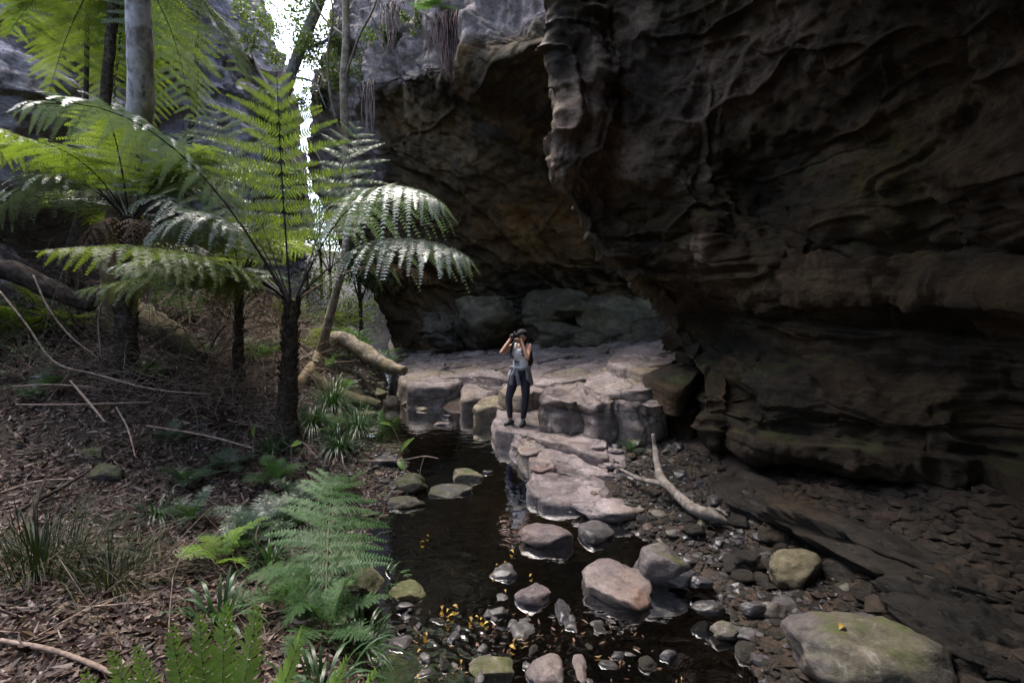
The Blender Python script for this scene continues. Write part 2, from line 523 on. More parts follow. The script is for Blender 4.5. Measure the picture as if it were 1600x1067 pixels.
M['twig'] = bark_mat('dead_twig', [(0.11, 0.08, 0.065), (0.22, 0.165, 0.135), (0.34, 0.27, 0.225)], (8, 8, 8), 0.3, 0.9)
M['strap'] = leaf_mat('strap_leaf', (0.02, 0.05, 0.022), (0.05, 0.10, 0.04), 0.25, 0.38, (1.4, 1.6, 0.6))
M['bright_leaf'] = leaf_mat('fresh_green_leaf', (0.11, 0.20, 0.04), (0.20, 0.30, 0.07), 0.4, 0.4, (1.5, 1.5, 0.6))
M['crown'] = leaf_mat('tree_leaf', (0.04, 0.07, 0.02), (0.09, 0.13, 0.04), 0.4, 0.5, (1.6, 1.6, 0.6))
M['crown_dark'] = leaf_mat('dark_tree_leaf', (0.02, 0.035, 0.014), (0.04, 0.065, 0.022), 0.3, 0.5, (1.5, 1.5, 0.6))
M['litter'] = leaf_mat('leaf_litter', (0, 0, 0), (1, 1, 1), 0.15, 0.6, (1.1, 1.0, 0.8), tint=True, spec=0.35)

def water_mat():
    m, nt, out = newmat('stream_water')
    geo = nd(nt, 'ShaderNodeNewGeometry')
    tr = nd(nt, 'ShaderNodeBsdfTransparent')
    tr.inputs[0].default_value = (0.30, 0.17, 0.10, 1)
    gl = nd(nt, 'ShaderNodeBsdfGlossy')
    gl.inputs['Roughness'].default_value = 0.04
    gl.inputs['Color'].default_value = (1, 1, 1, 1)
    fr = nd(nt, 'ShaderNodeFresnel')
    fr.inputs[0].default_value = 1.33
    bm = nd(nt, 'ShaderNodeBump')
    bm.inputs['Strength'].default_value = 0.25
    bm.inputs['Distance'].default_value = 0.02
    n = noise(nt, mapping(nt, geo.outputs['Position'], (1, 1.3, 1)), 5.5, 3, 0.5, 0.6)
    nt.links.new(n, bm.inputs['Height'])
    nt.links.new(bm.outputs[0], gl.inputs['Normal'])
    nt.links.new(bm.outputs[0], fr.inputs['Normal'])
    mx = nd(nt, 'ShaderNodeMixShader')
    nt.links.new(fr.outputs[0], mx.inputs[0])
    nt.links.new(tr.outputs[0], mx.inputs[1])
    nt.links.new(gl.outputs[0], mx.inputs[2])
    nt.links.new(mx.outputs[0], out.inputs[0])
    return m
M['water'] = water_mat()
M['cave_moss'] = rock_mat('olive_cave_boulder', [(0.05, 0.045, 0.035), (0.09, 0.08, 0.055), (0.13, 0.115, 0.075), (0.18, 0.16, 0.11)],
                          (0.05, 0.045, 0.035), second=(0.075, 0.062, 0.03), moss=0.15, sc=0.9, strat=(1, 1, 2), bump=0.7, bdist=0.05, mosscol=(0.05, 0.045, 0.018))
M['bed_pebble'] = rock_mat('brown_bed_pebble', [(0.05, 0.035, 0.025), (0.10, 0.07, 0.05), (0.15, 0.11, 0.08), (0.22, 0.17, 0.13)],
                           (0.06, 0.045, 0.035), sc=4, strat=(1, 1, 1), bump=0.3)
M['frond_light'] = leaf_mat('light_green_frond', (0.12, 0.21, 0.04), (0.19, 0.30, 0.06), 0.4, 0.42, (1.5, 1.6, 0.6))
M['grass'] = leaf_mat('dark_grass', (0.012, 0.022, 0.008), (0.035, 0.045, 0.018), 0.15, 0.6, spec=.2)
M['root_hair'] = bark_mat('red_root_hair', [(0.06, 0.035, 0.03), (0.13, 0.08, 0.07), (0.22, 0.15, 0.13)], (8, 8, 3), 0.3, 0.9)
M['yellow_leaf'] = leaf_mat('yellow_dead_leaf', (0.20, 0.11, 0.03), (0.50, 0.34, 0.06), 0.25, 0.5, (1.1, 1.0, 0.6))
M['skin'] = plain_mat('skin', (0.42, 0.24, 0.17), 0.5, .08, 20, .05)
M['tank'] = plain_mat('white_cotton', (0.8, 0.79, 0.8), 0.85, .06, 25, .4)
M['leggings'] = plain_mat('navy_leggings', (0.018, 0.02, 0.034), 0.6, .2, 25, .2)
M['shirt'] = plain_mat('grey_shirt_cloth', (0.23, 0.235, 0.27), 0.9, .22, 22, .5)
M['shoe'] = plain_mat('dark_shoe', (0.05, 0.055, 0.06), 0.7, .3, 40, .3)
M['sole'] = plain_mat('shoe_sole', (0.25, 0.26, 0.26), 0.8)
M['hair'] = plain_mat('dark_hair', (0.012, 0.009, 0.008), 0.5)
M['cap'] = plain_mat('dark_cap', (0.018, 0.018, 0.022), 0.85)
M['print'] = plain_mat('dark_print', (0.035, 0.035, 0.045), 0.8)
M['pack'] = plain_mat('black_nylon', (0.012, 0.012, 0.014), 0.65)
M['black_plastic'] = plain_mat('black_plastic', (0.012, 0.012, 0.013), 0.4, .1)
M['lens_glass'] = plain_mat('lens_glass', (0.02, 0.025, 0.03), 0.05, .05, 10, 0, .8)
M['pale_leaf'] = leaf_mat('pale_shrub_leaf', (0.10, 0.135, 0.085), (0.20, 0.24, 0.16), 0.35, 0.5, (1.4, 1.5, 0.8))
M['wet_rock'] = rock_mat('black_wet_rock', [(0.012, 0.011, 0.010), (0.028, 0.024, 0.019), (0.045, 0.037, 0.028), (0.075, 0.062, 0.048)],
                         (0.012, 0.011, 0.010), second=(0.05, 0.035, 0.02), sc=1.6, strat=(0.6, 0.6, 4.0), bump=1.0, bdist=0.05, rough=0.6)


# ------------------------------------------------------------------ ground
CH_L = [(-0.2, -9), (0.6, -4), (0.2, 0.5), (-0.35, 1.6)] + [tuple(G(u, v, 0)[:2]) for u, v in
        [(612, 1060), (606, 990), (604, 920), (598, 850), (635, 805), (690, 765), (640, 715), (572, 690), (552, 668), (562, 648), (596, 622), (604, 600), (596, 575), (570, 552)]] + [(-10.5, 30), (-13, 60)]
CH_R = [(-9, 60), (-8, 30)] + [tuple(G(u, v, 0)[:2]) for u, v in
        [(612, 552), (628, 580), (636, 612), (690, 640), (745, 652), (775, 675), (812, 705), (835, 745), (850, 800), (945, 815), (1000, 845), (1075, 905), (1125, 985), (1150, 1060)]] + [(1.8, 1.6), (2.3, 0.5), (2.6, -4), (2.4, -9)]
CH = np.array(CH_L + CH_R)

def inside_dist(pt, poly):
    """signed distance to polygon (negative inside), vectorised"""
    x, y = pt[..., 0], pt[..., 1]
    d = np.full(x.shape, 1e9)
    ins = np.zeros(x.shape, bool)
    n = len(poly)
    for i in range(n):
        a = poly[i]; b = poly[(i + 1) % n]
        e = b - a
        wx, wy = x - a[0], y - a[1]
        t = np.clip((wx * e[0] + wy * e[1]) / (e @ e + 1e-12), 0, 1)
        d = np.minimum(d, (wx - e[0] * t) ** 2 + (wy - e[1] * t) ** 2)
        c = ((a[1] > y) != (b[1] > y))
        with np.errstate(divide='ignore', invalid='ignore'):
            xi = (b[0] - a[0]) * (y - a[1]) / (b[1] - a[1] + 1e-20) + a[0]
        ins ^= c & (x < xi)
    d = np.sqrt(d)
    return np.where(ins, -d, d)

CTRL = []
def cz(u, v, d): CTRL.append(P(u, v, d))
cz(450, 682, 6.4); cz(195, 585, 7.0); cz(0, 750, 4.5); cz(0, 1000, 2.3); cz(300, 1000, 2.5); cz(372, 605, 8.0)
cz(60, 420, 9.5); cz(490, 590, 9.6); cz(400, 505, 11.5); cz(540, 540, 16); cz(470, 470, 21); cz(250, 700, 5.6)
cz(500, 800, 4.9); cz(560, 940, 3.25); cz(0, 620, 6.5); cz(280, 560, 8.5); cz(150, 860, 3.4)
for x, y, z in [(0, 0, .55), (-2, 0, .7), (-5, 0, .8), (-4, -6, .8), (-9, 2, 1.6), (-10, -6, 1.8), (0, -6, .4), (-9.5, 15, 3.6),
                (2.0, 4.7, .10), (1.9, 2.9, .12), (2.2, 6.5, .18), (3.0, 3.0, .30), (3.3, 4.2, .35), (4.2, 3.4, .6), (6, 5, .7), (6, 10, .5), (4, -5, .4), (8, -4, .6),
                (0, 10, .1), (0, 14, .2), (0, 20, .3), (6, 16, .5), (-3, 14, .25), (-4, 20, .3), (-6, 26, .4), (-5, 36, 1.5), (-15, 24, 5), (-16, 36, 6), (6, 30, 1.0), (12, 10, 1), (-18, 8, 5), (0, 45, 4), (-14, 50, 7)]:
    CTRL.append(np.array([x, y, z]))
CTRL = np.array(CTRL)

def _tps(r2):
    return 0.5 * r2 * np.log(r2 + 1e-9)
_n = len(CTRL)
_K = _tps(((CTRL[:, None, :2] - CTRL[None, :, :2]) ** 2).sum(-1)) + np.eye(_n) * 0.6
_Pm = np.concatenate([np.ones((_n, 1)), CTRL[:, :2]], 1)
_A = np.block([[_K, _Pm], [_Pm.T, np.zeros((3, 3))]])
_W = np.linalg.solve(_A, np.concatenate([CTRL[:, 2], np.zeros(3)]))

def ground(x, y, detail=True):
    x = np.asarray(x, dtype=np.float64); y = np.asarray(y, dtype=np.float64)
    sh = x.shape
    q = np.stack([x.ravel(), y.ravel()], -1)
    z = _W[-3] + q @ _W[-2:]
    for i in range(_n):
        z = z + _W[i] * _tps(((q - CTRL[i, :2]) ** 2).sum(-1))
    z = np.clip(z, 0.02, 9)
    p3 = np.concatenate([q, np.zeros((len(q), 1))], 1)
    if detail:
        z = z + 0.07 * fbm(p3 * 0.9, 3, 5) + 0.025 * fbm(p3 * 4, 3, 9)
    sd = inside_dist(q, CH)
    bank = sstep(-0.35, 0.45, sd)
    bed = -0.22 + 0.05 * fbm(p3 * 2.2, 3, 21)
    z = bed * (1 - bank) + np.maximum(z, 0.04) * bank
    return z.reshape(sh)


def axis(segs):
    out = []
    for a, b, n in segs:
        out.append(np.linspace(a, b, n, endpoint=False))
    out.append([segs[-1][1]])
    return np.concatenate(out)

GX = axis([(-60, -14, 40), (-14, -6, 70), (-6, 3, 250), (3, 7, 50), (7, 60, 40)])
GY = axis([(-40, -4, 30), (-4, 1.2, 40), (1.2, 8, 230), (8, 14, 110), (14, 30, 80), (30, 120, 40)])
XX, YY = np.meshgrid(GX, GY, indexing='ij')
ZZ = ground(XX, YY)
def gz(x, y):
    i = min(max(int(np.searchsorted(GX, x)) - 1, 0), len(GX) - 2)
    j = min(max(int(np.searchsorted(GY, y)) - 1, 0), len(GY) - 2)
    a = min(max((x - GX[i]) / (GX[i + 1] - GX[i]), 0), 1); b = min(max((y - GY[j]) / (GY[j + 1] - GY[j]), 0), 1)
    return float((ZZ[i, j] * (1 - a) + ZZ[i + 1, j] * a) * (1 - b) + (ZZ[i, j + 1] * (1 - a) + ZZ[i + 1, j + 1] * a) * b)
gm = mesh('ground', np.stack([XX, YY, ZZ], -1), gridfaces(len(GX), len(GY)), True, M['soil'])
tag(link('ground', gm), kind='structure')

# water sheet with small riffles
WX = axis([(-16, -4, 50), (-4, -1.4, 60), (-1.4, 1.8, 250), (1.8, 4, 20)])
WY = axis([(-8, 2, 40), (2, 4.2, 180), (4.2, 7, 90), (7, 14, 80), (14, 40, 50)])
wx, wy = np.meshgrid(WX, WY, indexing='ij')
wz = np.zeros_like(wx)
for (u, v, r, a) in [(740, 985, 0.30, 0.004), (690, 992, 0.12, 0.003), (925, 955, 0.20, 0.005), (965, 985, 0.16, 0.006), (860, 1005, 0.2, 0.003), (740, 1010, 0.3, 0.0015)]:
    c = G(u, v, 0)
    g = np.exp(-((wx - c[0]) ** 2 + (wy - c[1]) ** 2) / (r * r))
    wz += a * g * fbm(np.stack([wx, wy, wx * 0], -1) * 24, 3, 77)
wm = mesh('stream_water', np.stack([wx, wy, wz], -1), gridfaces(*wx.shape), True, M['water'])
tag(link('stream_water', wm), kind='structure')

# ------------------------------------------------------------------ rock sheets
def sheet(name, net, nu, nv, disp, mat, flip=False, wfn=None):
    net = np.asarray(net)
    S = catmull(net, nu)
    S = catmull(S.transpose(1, 0, 2), nv).transpose(1, 0, 2)
    N = gridnormals(S)
    if flip: N = -N
    D = disp(S)
    S = S + N * D[..., None]
    col = None
    if wfn is not None: col = np.repeat(wfn(S).reshape(-1, 1), 3, 1)
    return mesh(name, S, gridfaces(nu, nv), True, mat, col=col)

# far overhang and back wall of the cave
SIL = {-250: 545, -100: 535, 0: 525, 60: 500, 120: 488, 180: 487, 250: 490, 320: 504, 390: 532, 440: 562, 470: 584, 545: 612, 575: 618}
OFF = [0, 40, 90, 160, 250, 350, 480, 620]
DA = {-250: [18, 17.5, 16, 14.5, 12.5, 11, 9.5, 8.5], -100: [18.5, 17.6, 16, 14, 12, 10.5, 9.2, 8.5],
      0: [19, 17.7, 15.8, 13.6, 11.8, 10.4, 9.4, 9], 60: [19, 17.8, 15.6, 13.5, 11.6, 10.5, 9.8, 9.5],
      120: [19, 17.9, 15.5, 13.6, 12.4, 11.7, 11.2, 11], 180: [19.2, 18.5, 17.0, 15.4, 14.2, 13.4, 13, 12.8],
      250: [19.6, 18.9, 17.8, 16.5, 15.4, 14.7, 14.3, 14.3], 320: [19.8, 19.2, 18.6, 17.5, 16.5, 16, 15.7, 15.7],
      390: [20, 19.6, 19.2, 18.5, 17.8, 17.4, 17.2, 17.2], 440: [20.5, 20.3, 20, 19.5, 19.1, 18.8, 18.6, 18.6],
      470: [21.5, 21, 20.5, 20, 19.7, 19.4, 19.2, 19.2], 545: [22.5, 21.3, 20.4, 19.9, 19.6, 19.3, 19.2, 19.2],
      575: [22.5, 21.3, 20.4, 19.9, 19.6, 19.3, 19.2, 19.2]}
netA = []
for v in SIL:
    row = []
    a = P(SIL[v], v, DA[v][0])
    row.append(a + np.array([4.5, 16, 0.5]))
    row.append(a + np.array([0.6, 4.0, 0.2]))
    for o_, d in zip(OFF, DA[v]):
        row.append(P(SIL[v] + o_, v, d))
    b = row[-1]
    row.append(b + np.array([2.5, 1.5, 0]))
    netA.append(row)
top = [p + np.array([0.6, 0.8, 7.0]) for p in netA[0]]
netA = [top] + netA

def dispA(S):
    big = 0.3 * fbm(S * 0.3, 3, 11)
    lay = 0.26 * strata(S, 1.5, (0.6, 0.33), 21, 0.4, 0.25) + 0.15 * strata(S, 0.55, (0.6, 0.33), 31, 0.3, 0.3) + 0.06 * strata(S, 0.2, (0.6, 0.33), 41, 0.15, 0.6)
    z = S[..., 2]
    lip = sstep(7.5, 9.5, z)
    hang = lip * 0.25 * ridged(S * np.array([0.9, 0.9, 0.35]), 4, 61)
    return big + lay * (1 - 0.5 * lip) + hang + 0.12 * fbm(S * 2.2, 5, 71) + lip * 0.25 * strata(S[..., [1, 2, 0]], 1.6, (0.3, 0.2), 171, 0.8, 0.3) - 0.12 * cracks(S + 0.4 * fbm(S * .6, 2, 7)[..., None], np.array([.3, .3, .8]), .04, 190)
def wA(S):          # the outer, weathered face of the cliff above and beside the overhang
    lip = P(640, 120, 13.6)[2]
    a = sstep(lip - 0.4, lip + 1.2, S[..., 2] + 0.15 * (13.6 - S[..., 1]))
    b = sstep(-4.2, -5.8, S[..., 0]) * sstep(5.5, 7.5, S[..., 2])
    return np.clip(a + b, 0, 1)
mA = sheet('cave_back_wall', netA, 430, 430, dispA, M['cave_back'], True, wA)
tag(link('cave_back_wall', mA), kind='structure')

# near buttress and right-hand wall
UB = [0, 55, 92, 207, 312, 432, 582, 752]
EB = {-350: 868, -120: 868, 0: 868, 100: 868, 200: 873, 268: 860, 310: 884, 350: 908, 400: 945, 450: 998, 490: 1030, 540: 1062, 600: 1105, 640: 1108, 688: 1114}
DB = {-350: [6.3, 6.1, 6.1, 5.7, 5.2, 4.2, 3.2, 2.4], -120: [6.4, 6.2, 6.3, 5.8, 5.3, 4.5, 3.7, 2.9],
      0: [6.5, 6.3, 6.5, 6.0, 5.5, 4.8, 4.0, 3.3], 100: [6.6, 6.4, 6.7, 6.2, 5.8, 5.1, 4.3, 3.5],
      200: [6.7, 6.4, 6.6, 6.3, 6.2, 5.5, 4.5, 3.6], 268: [6.6, 6.5, 6.75, 6.25, 6.5, 5.6, 4.6, 3.7],
      310: [6.9, 6.8, 6.9, 6.2, 6.5, 5.4, 4.6, 3.7], 350: [7.0, 6.9, 6.95, 6.15, 6.2, 5.3, 4.6, 3.7],
      400: [7.2, 7.0, 6.9, 6.1, 6.0, 5.3, 4.6, 3.7], 450: [7.3, 7.1, 6.9, 6.3, 6.0, 5.3, 4.6, 3.7],
      490: [8.0, 7.7, 7.4, 6.7, 6.2, 5.4, 4.7, 3.8], 540: [7.6, 7.3, 7.0, 6.5, 6.1, 5.4, 4.7, 3.9],
      600: [6.4, 6.2, 6.0, 5.7, 5.4, 4.9, 4.4, 3.9], 640: [6.2, 6.0, 5.85, 5.5, 5.2, 4.75, 4.3, 3.9],
      688: [6.1, 5.9, 5.75, 5.4, 5.1, 4.7, 4.3, 3.9]}
BACK = [(4.1, 1.4), (3.9, -2.5), (4.0, -7), (4.0, -12)]
netB = []
vs = list(EB)
for k, v in enumerate(vs):
    e = EB[v]
    if v >= 450:
        us = list(np.linspace(e, 1180, 5)) + [1300, 1450, 1620]
    else:
        us = [e + o_ for o_ in UB]
    row = [P(u, v + (0 if v < 600 else max(0, (u - e)) * (0.10 if v < 680 else 0.22)), d) for u, d in zip(us, DB[v])]
    a = row[0]
    wrap = [a + np.array([3.0, 5.5, 0.3]), a + np.array([1.0, 2.6, 0.15])]
    zr = row[-1][2]
    xo = row[-1][0] - 4.1
    back = [np.array([bx + xo * 0.8, by, zr]) for bx, by in BACK]
    netB.append(wrap + row + back)
# overhead lip and outer cliff above it
lipx = [2.5, 1.4, 0.6, 1.0, 1.2, 1.5, 1.2, 0.3, -0.7, -1.5, -2.2, -2.6, -2.8, -2.8]
lipy = [11, 8.8, 6.4, 6.2, 6.0, 5.4, 4.6, 3.6, 2.6, 1.6, 0.2, -3.0, -7.0, -12.0]
lipz = [10.5, 10.5, 10.5, 10.3, 9.8, 8.6, 7.2, 6.0, 4.9, 4.4, 4.2, 4.2, 4.2, 4.2]
liprow = [np.array(t) for t in zip(lipx, lipy, lipz)]
uprow = [p + np.array([0.3, 0.2, 3.0]) for p in liprow]
uprow2 = [p + np.array([1.2, 0.4, 9.0]) for p in liprow]
low = []
for p in netB[-1]:
    low.append(p)
under1 = [p + np.array([0.8, 0.55, -0.05]) for p in low]
under2 = [p + np.array([0.95, 0.7, -0.35]) for p in low]
under3 = [np.array([p[0] + 0.5, p[1] + 0.3, -0.3]) for p in low]
netB = [uprow2, uprow, liprow] + netB + [under1, under2, under3]

def dispB(S):
    z = S[..., 2]
    big = 0.16 * fbm(S * 0.7, 4, 111)
    lay = 0.20 * strata(S, 0.75, (0.05, -0.04), 121, 0.14, 0.5, 0.05) + 0.14 * strata(S, 0.28, (0.05, -0.04), 131, 0.10, 0.6, 0.07) + 0.05 * strata(S, 0.1, (0.05, -0.04), 141, 0.05, 1.0, 0.1)
    up = sstep(2.6, 4.2, z)
    edge_ = np.exp(-((S[..., 0] - 0.75) / 0.55) ** 2) * up
    lay = lay * (1 - 0.8 * up) * (1 - 0.85 * edge_)
    pit = 0.05 * fbm(S * 2.4, 4, 151) * up
    joint = 0.13 * strata(S[..., [1, 2, 0]], 1.1, (0.3, 0.2), 171, 0.16, 0.5, 0.05) + 0.06 * strata(S[..., [2, 0, 1]], 0.5, (0.4, 0.3), 181, 0.12, 0.6, 0.05)
    fine = 0.06 * fbm(S * 4.5, 5, 161)
    joint = joint * (1 - 0.5 * up) * (1 - 0.8 * edge_)
    return big + lay + pit + fine + joint - 0.09 * cracks(S + 0.2 * fbm(S * 1.5, 2, 7)[..., None], np.array([.55, .55, 1.5]), .04, 190) - 0.05 * cracks(S, np.array([1.3, 1.3, 2.6]), .05, 191)
def wB(S):          # pale broken rock on the hanging edge, and light painted onto the buttress face
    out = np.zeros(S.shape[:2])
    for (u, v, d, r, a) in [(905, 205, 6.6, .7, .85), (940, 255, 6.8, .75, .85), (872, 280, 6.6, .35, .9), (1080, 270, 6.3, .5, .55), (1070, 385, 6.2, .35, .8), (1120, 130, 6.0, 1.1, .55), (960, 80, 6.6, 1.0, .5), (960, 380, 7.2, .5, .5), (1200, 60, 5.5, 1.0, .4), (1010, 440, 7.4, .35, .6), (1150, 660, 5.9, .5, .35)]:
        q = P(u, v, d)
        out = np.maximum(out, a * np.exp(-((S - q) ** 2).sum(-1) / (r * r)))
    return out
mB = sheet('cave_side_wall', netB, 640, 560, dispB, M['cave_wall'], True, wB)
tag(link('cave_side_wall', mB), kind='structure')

# left gorge cliff
netL = []
for z, dx in [(-1, 0.0), (2, 0.0), (4, -0.6), (6, 0.3), (8, 0.2), (10, -0.2), (12.5, -1.0), (15, -3)]:
    netL.append([np.array([x + dx, y, z * (0.62 + 0.55 * min(max((y - 6) / 10, 0), 1)) if z > 4 else z]) for x, y, dz in
                 [(-6.5, -14, 0), (-7.5, -8, 0), (-8.8, -3, 0), (-9.2, 2, 0), (-9.3, 6, 0), (-9.4, 10, 0), (-9.3, 14, 0), (-9.3, 18.5, 0), (-10.4, 22, 0), (-14, 28, 0), (-24, 40, 0)]])
def dispL(S):
    return 0.6 * fbm(S * 0.3, 4, 211) + 0.3 * strata(S, 1.2, (0.1, -0.12), 221, 0.5, 0.4) + 0.12 * strata(S, 0.4, (0.1, -0.12), 231, 0.3, 0.5) + 0.10 * strata(S[..., [1, 2, 0]], 1.3, (0.5, 0.2), 261, 0.6, 0.5) + 0.10 * fbm(S * 2.5, 5, 241)
mL = sheet('gorge_cliff', netL, 300, 640, dispL, M['cliff'], False)
tag(link('gorge_cliff', mL), kind='structure')

# cliff top over the cave (closes the roof)
px_, py_ = np.meshgrid(np.linspace(-0.2, 40, 60), np.linspace(-14, 44, 80), indexing='ij')
pz_ = 13.5 + 0.8 * fbm(np.stack([px_ * 0.2, py_ * 0.2, px_ * 0], -1), 4, 300)
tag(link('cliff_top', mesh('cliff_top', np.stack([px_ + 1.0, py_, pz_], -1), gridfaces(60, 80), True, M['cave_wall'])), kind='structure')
# ------------------------------------------------------------------ stones
import bmesh
_ico = {}
def ico(sub):
    if sub not in _ico:
        bm = bmesh.new()
        bmesh.ops.create_icosphere(bm, subdivisions=sub, radius=1.0)
        V = np.array([v.co[:] for v in bm.verts])
        F = np.array([[v.index for v in f.verts] for f in bm.faces])
        bm.free()
        _ico[sub] = (V, F)
    return _ico[sub]

def rock_arr(r, seed, sub=4, cuts=9, amp=0.10, flat=0.0):
    rg = np.random.default_rng(seed)
    V, F = ico(sub)
    V = V.copy()
    for _ in range(cuts):
        n = rg.normal(size=3); n /= np.linalg.norm(n)
        h = rg.uniform(0.62, 0.9)
        d = V @ n
        V -= np.where(d > h, (d - h) * 0.95, 0)[:, None] * n
    if flat > 0:
        h = 1 - flat
        V[:, 2] = np.where(V[:, 2] > h, h + (V[:, 2] - h) * 0.18, V[:, 2])
    nn = V / (np.linalg.norm(V, axis=1, keepdims=True) + 1e-9)
    V = V + nn * (amp * fbm(V * 1.5 + seed * 3.7, 4, seed))[:, None] + nn * (0.035 * fbm(V * 7 + seed, 3, seed + 4))[:, None]
    return V * np.asarray(r), F

def nrm_(v): return v / (np.linalg.norm(v, axis=-1, keepdims=True) + 1e-9)

def rotz(V, a):
    c, s = math.cos(a), math.sin(a)
    return V @ np.array([[c, s, 0], [-s, c, 0], [0, 0, 1]])

def stone(name, u, v, w, h, z0, mat, label, cat='stone', hr=0.45, seed=0, sub=4, flat=0.0, cuts=15, group=None, sink=0.55, rz=0.0, amp=0.10, tilt=0.0):
    tanp = (v - 485) / FPX
    ph = math.atan(tanp)
    zc = z0
    c = G(u, v, zc)
    ww = w / FPX * c[1]
    b = ww * hr * 0.5
    zc = z0 + b * (1 - sink)
    c = G(u, v, zc)
    ww = w / FPX * c[1]
    H = h / FPX * c[1] * math.cos(ph)
    a2 = (H / 2) ** 2 - (b * math.cos(ph)) ** 2
    a = math.sqrt(max(a2, 0)) / max(math.sin(ph), 0.08)
    a = min(max(a, 0.33 * ww), 1.1 * ww)
    V, F = rock_arr((ww / 2 * 1.08, a * 1.05, b * 1.1), seed, sub, cuts, amp, flat)
    if tilt:
        ct, s_ = math.cos(tilt), math.sin(tilt)
        V = V @ np.array([[ct, 0, -s_], [0, 1, 0], [s_, 0, ct]])
    if rz: V = rotz(V, rz)
    me = mesh(name, V, F, True, M[mat])
    return tag(link(name, me, None, c), label, cat, group)

def chaikin(p, k=2, c=.13):
    p = np.asarray(p, dtype=np.float64)
    for _ in range(k):
        q = np.roll(p, -1, 0)
        p = np.stack([p * (1 - c) + q * c, p * c + q * (1 - c)], 1).reshape(-1, p.shape[1])
    return p

def slab_arr(poly, ztop, thick, rnd=0.05, seed=0, zfn=None, na=96, topn=0.014, siden=0.035, flare=0.03, cut=.13, joints=()):
    """poly: (k,2) plan outline; returns V (relative to its centre), F, centre"""
    q = chaikin(poly, 1, cut)
    c = np.array([(q[:, 0].min() + q[:, 0].max()) / 2, (q[:, 1].min() + q[:, 1].max()) / 2]) * 0.4 + q.mean(0) * 0.6
    th = np.linspace(0, 2 * np.pi, na, endpoint=False)
    # ray/segment intersection for every angle
    A = q - c; B = np.roll(q, -1, 0) - c
    E = B - A
    rr = np.zeros(na)
    for k, t in enumerate(th):
        d = np.array([math.cos(t), math.sin(t)])
        den = d[0] * E[:, 1] - d[1] * E[:, 0]
        den = np.where(np.abs(den) < 1e-9, 1e-9, den)
        rt = (A[:, 0] * E[:, 1] - A[:, 1] * E[:, 0]) / den
        st = (A[:, 0] * d[1] - A[:, 1] * d[0]) / den
        ok = (rt > 0) & (st >= -1e-6) & (st <= 1 + 1e-6)
        rr[k] = rt[ok].max() if ok.any() else 0.1
    Rm = rr.mean()
    rn = min(rnd, Rm * 0.6)
    prof = []
    for s in np.linspace(0.06, 0.95, 16): prof.append(('t', s, 0.0))
    for a in np.linspace(0.0, math.pi / 2, 5): prof.append(('e', a, 0.0))
    for s in np.linspace(0.06, 1.0, 14): prof.append(('s', s, 0.0))
    rows = []
    for kind, s, _ in prof:
        if kind == 't':
            r_ = np.maximum(rr - rn, 0.02) * s; h_ = np.zeros(na)
        elif kind == 'e':
            r_ = rr - rn + rn * math.sin(s); h_ = np.full(na, rn * (1 - math.cos(s)))
        else:
            r_ = rr + flare * s; h_ = np.full(na, rn + (thick - rn) * s)
        z0 = np.full(na, ztop)
        x = c[0] + np.cos(th) * r_; y = c[1] + np.sin(th) * r_
        if zfn is not None: z0 = z0 + zfn(x, y)
        rows.append(np.stack([x, y, z0 - h_], -1))
    S = np.stack(rows)
    N = gridnormals(np.concatenate([S[:, -1:], S, S[:, :1]], 1))[:, 1:-1]
    out = np.stack([np.cos(th), np.sin(th), th * 0], -1)[None]
    side = np.array([0 if k[0] == 't' else (math.sin(k[1]) if k[0] == 'e' else 1.0) for k in prof])[:, None]
    nz = fbm(S * 2.2 + seed, 4, seed)
    ter = nz * 2.2; ter = np.floor(ter) + sstep(0.75, 1.0, ter - np.floor(ter))
    S[..., 2] += topn * 1.1 * (1 - side) * ter
    rr_ = fbm(S * 6 + seed, 3, seed + 31)
    S = S + out * (0.022 * side * rr_ - 0.04 * side * cracks(S + seed, np.array([1.6, 1.6, 3.0]), .06, seed + 12))[..., None]
    S[..., 2] -= topn * 1.6 * (1 - side) * cracks(S + seed, np.array([1.2, 1.6, 1.0]), .035, seed + 13)
    S[..., 2] += topn * (1 - side) * 2 * nz + topn * 0.6 * (1 - side) * fbm(S * 9, 3, seed + 8)
    S = S + out * (side * (siden * fbm(S * 3.0 + seed, 4, seed + 2) + siden * 0.7 * strata(S + seed, 0.11, (0.05, 0.02), seed + 9, 0.05, 1.0)))[..., None]
    for xj, dj in joints:
        S = S + out * (-dj * side * np.exp(-((S[..., 0] + .06 * np.sin(S[..., 2] * 9 + xj) - xj) / .03) ** 2))[..., None]
    ctr = S[0].mean(0, keepdims=True)
    V = np.concatenate([S.reshape(-1, 3), ctr])
    F = [gridfaces(len(prof), na, True)]
    j = np.arange(na)
    F.append(np.stack([np.full(na, len(V) - 1), (j + 1) % na, j], -1))
    base = np.array([c[0], c[1], ztop - thick])
    return V - base, F, base

def slab_px(name, px, z, thick, mat, label=None, cat=None, rnd=0.05, seed=0, parent=None, slope=None, grow=1.0, **kw):
    poly = np.array([G(u, v, z)[:2] for u, v in px])
    poly = poly.mean(0) + (poly - poly.mean(0)) * grow
    zf = None
    if slope is not None:
        m0 = poly.mean(0)
        zf = lambda x, y: slope[0] * (x - m0[0]) + slope[1] * (y - m0[1])
    V, F, base = slab_arr(poly, z, thick, rnd, seed, zf, **kw)
    me = mesh(name, V, F, True, M[mat])
    o = link(name, me, parent, base)
    if label: tag(o, label, cat or 'rock slab')
    return o

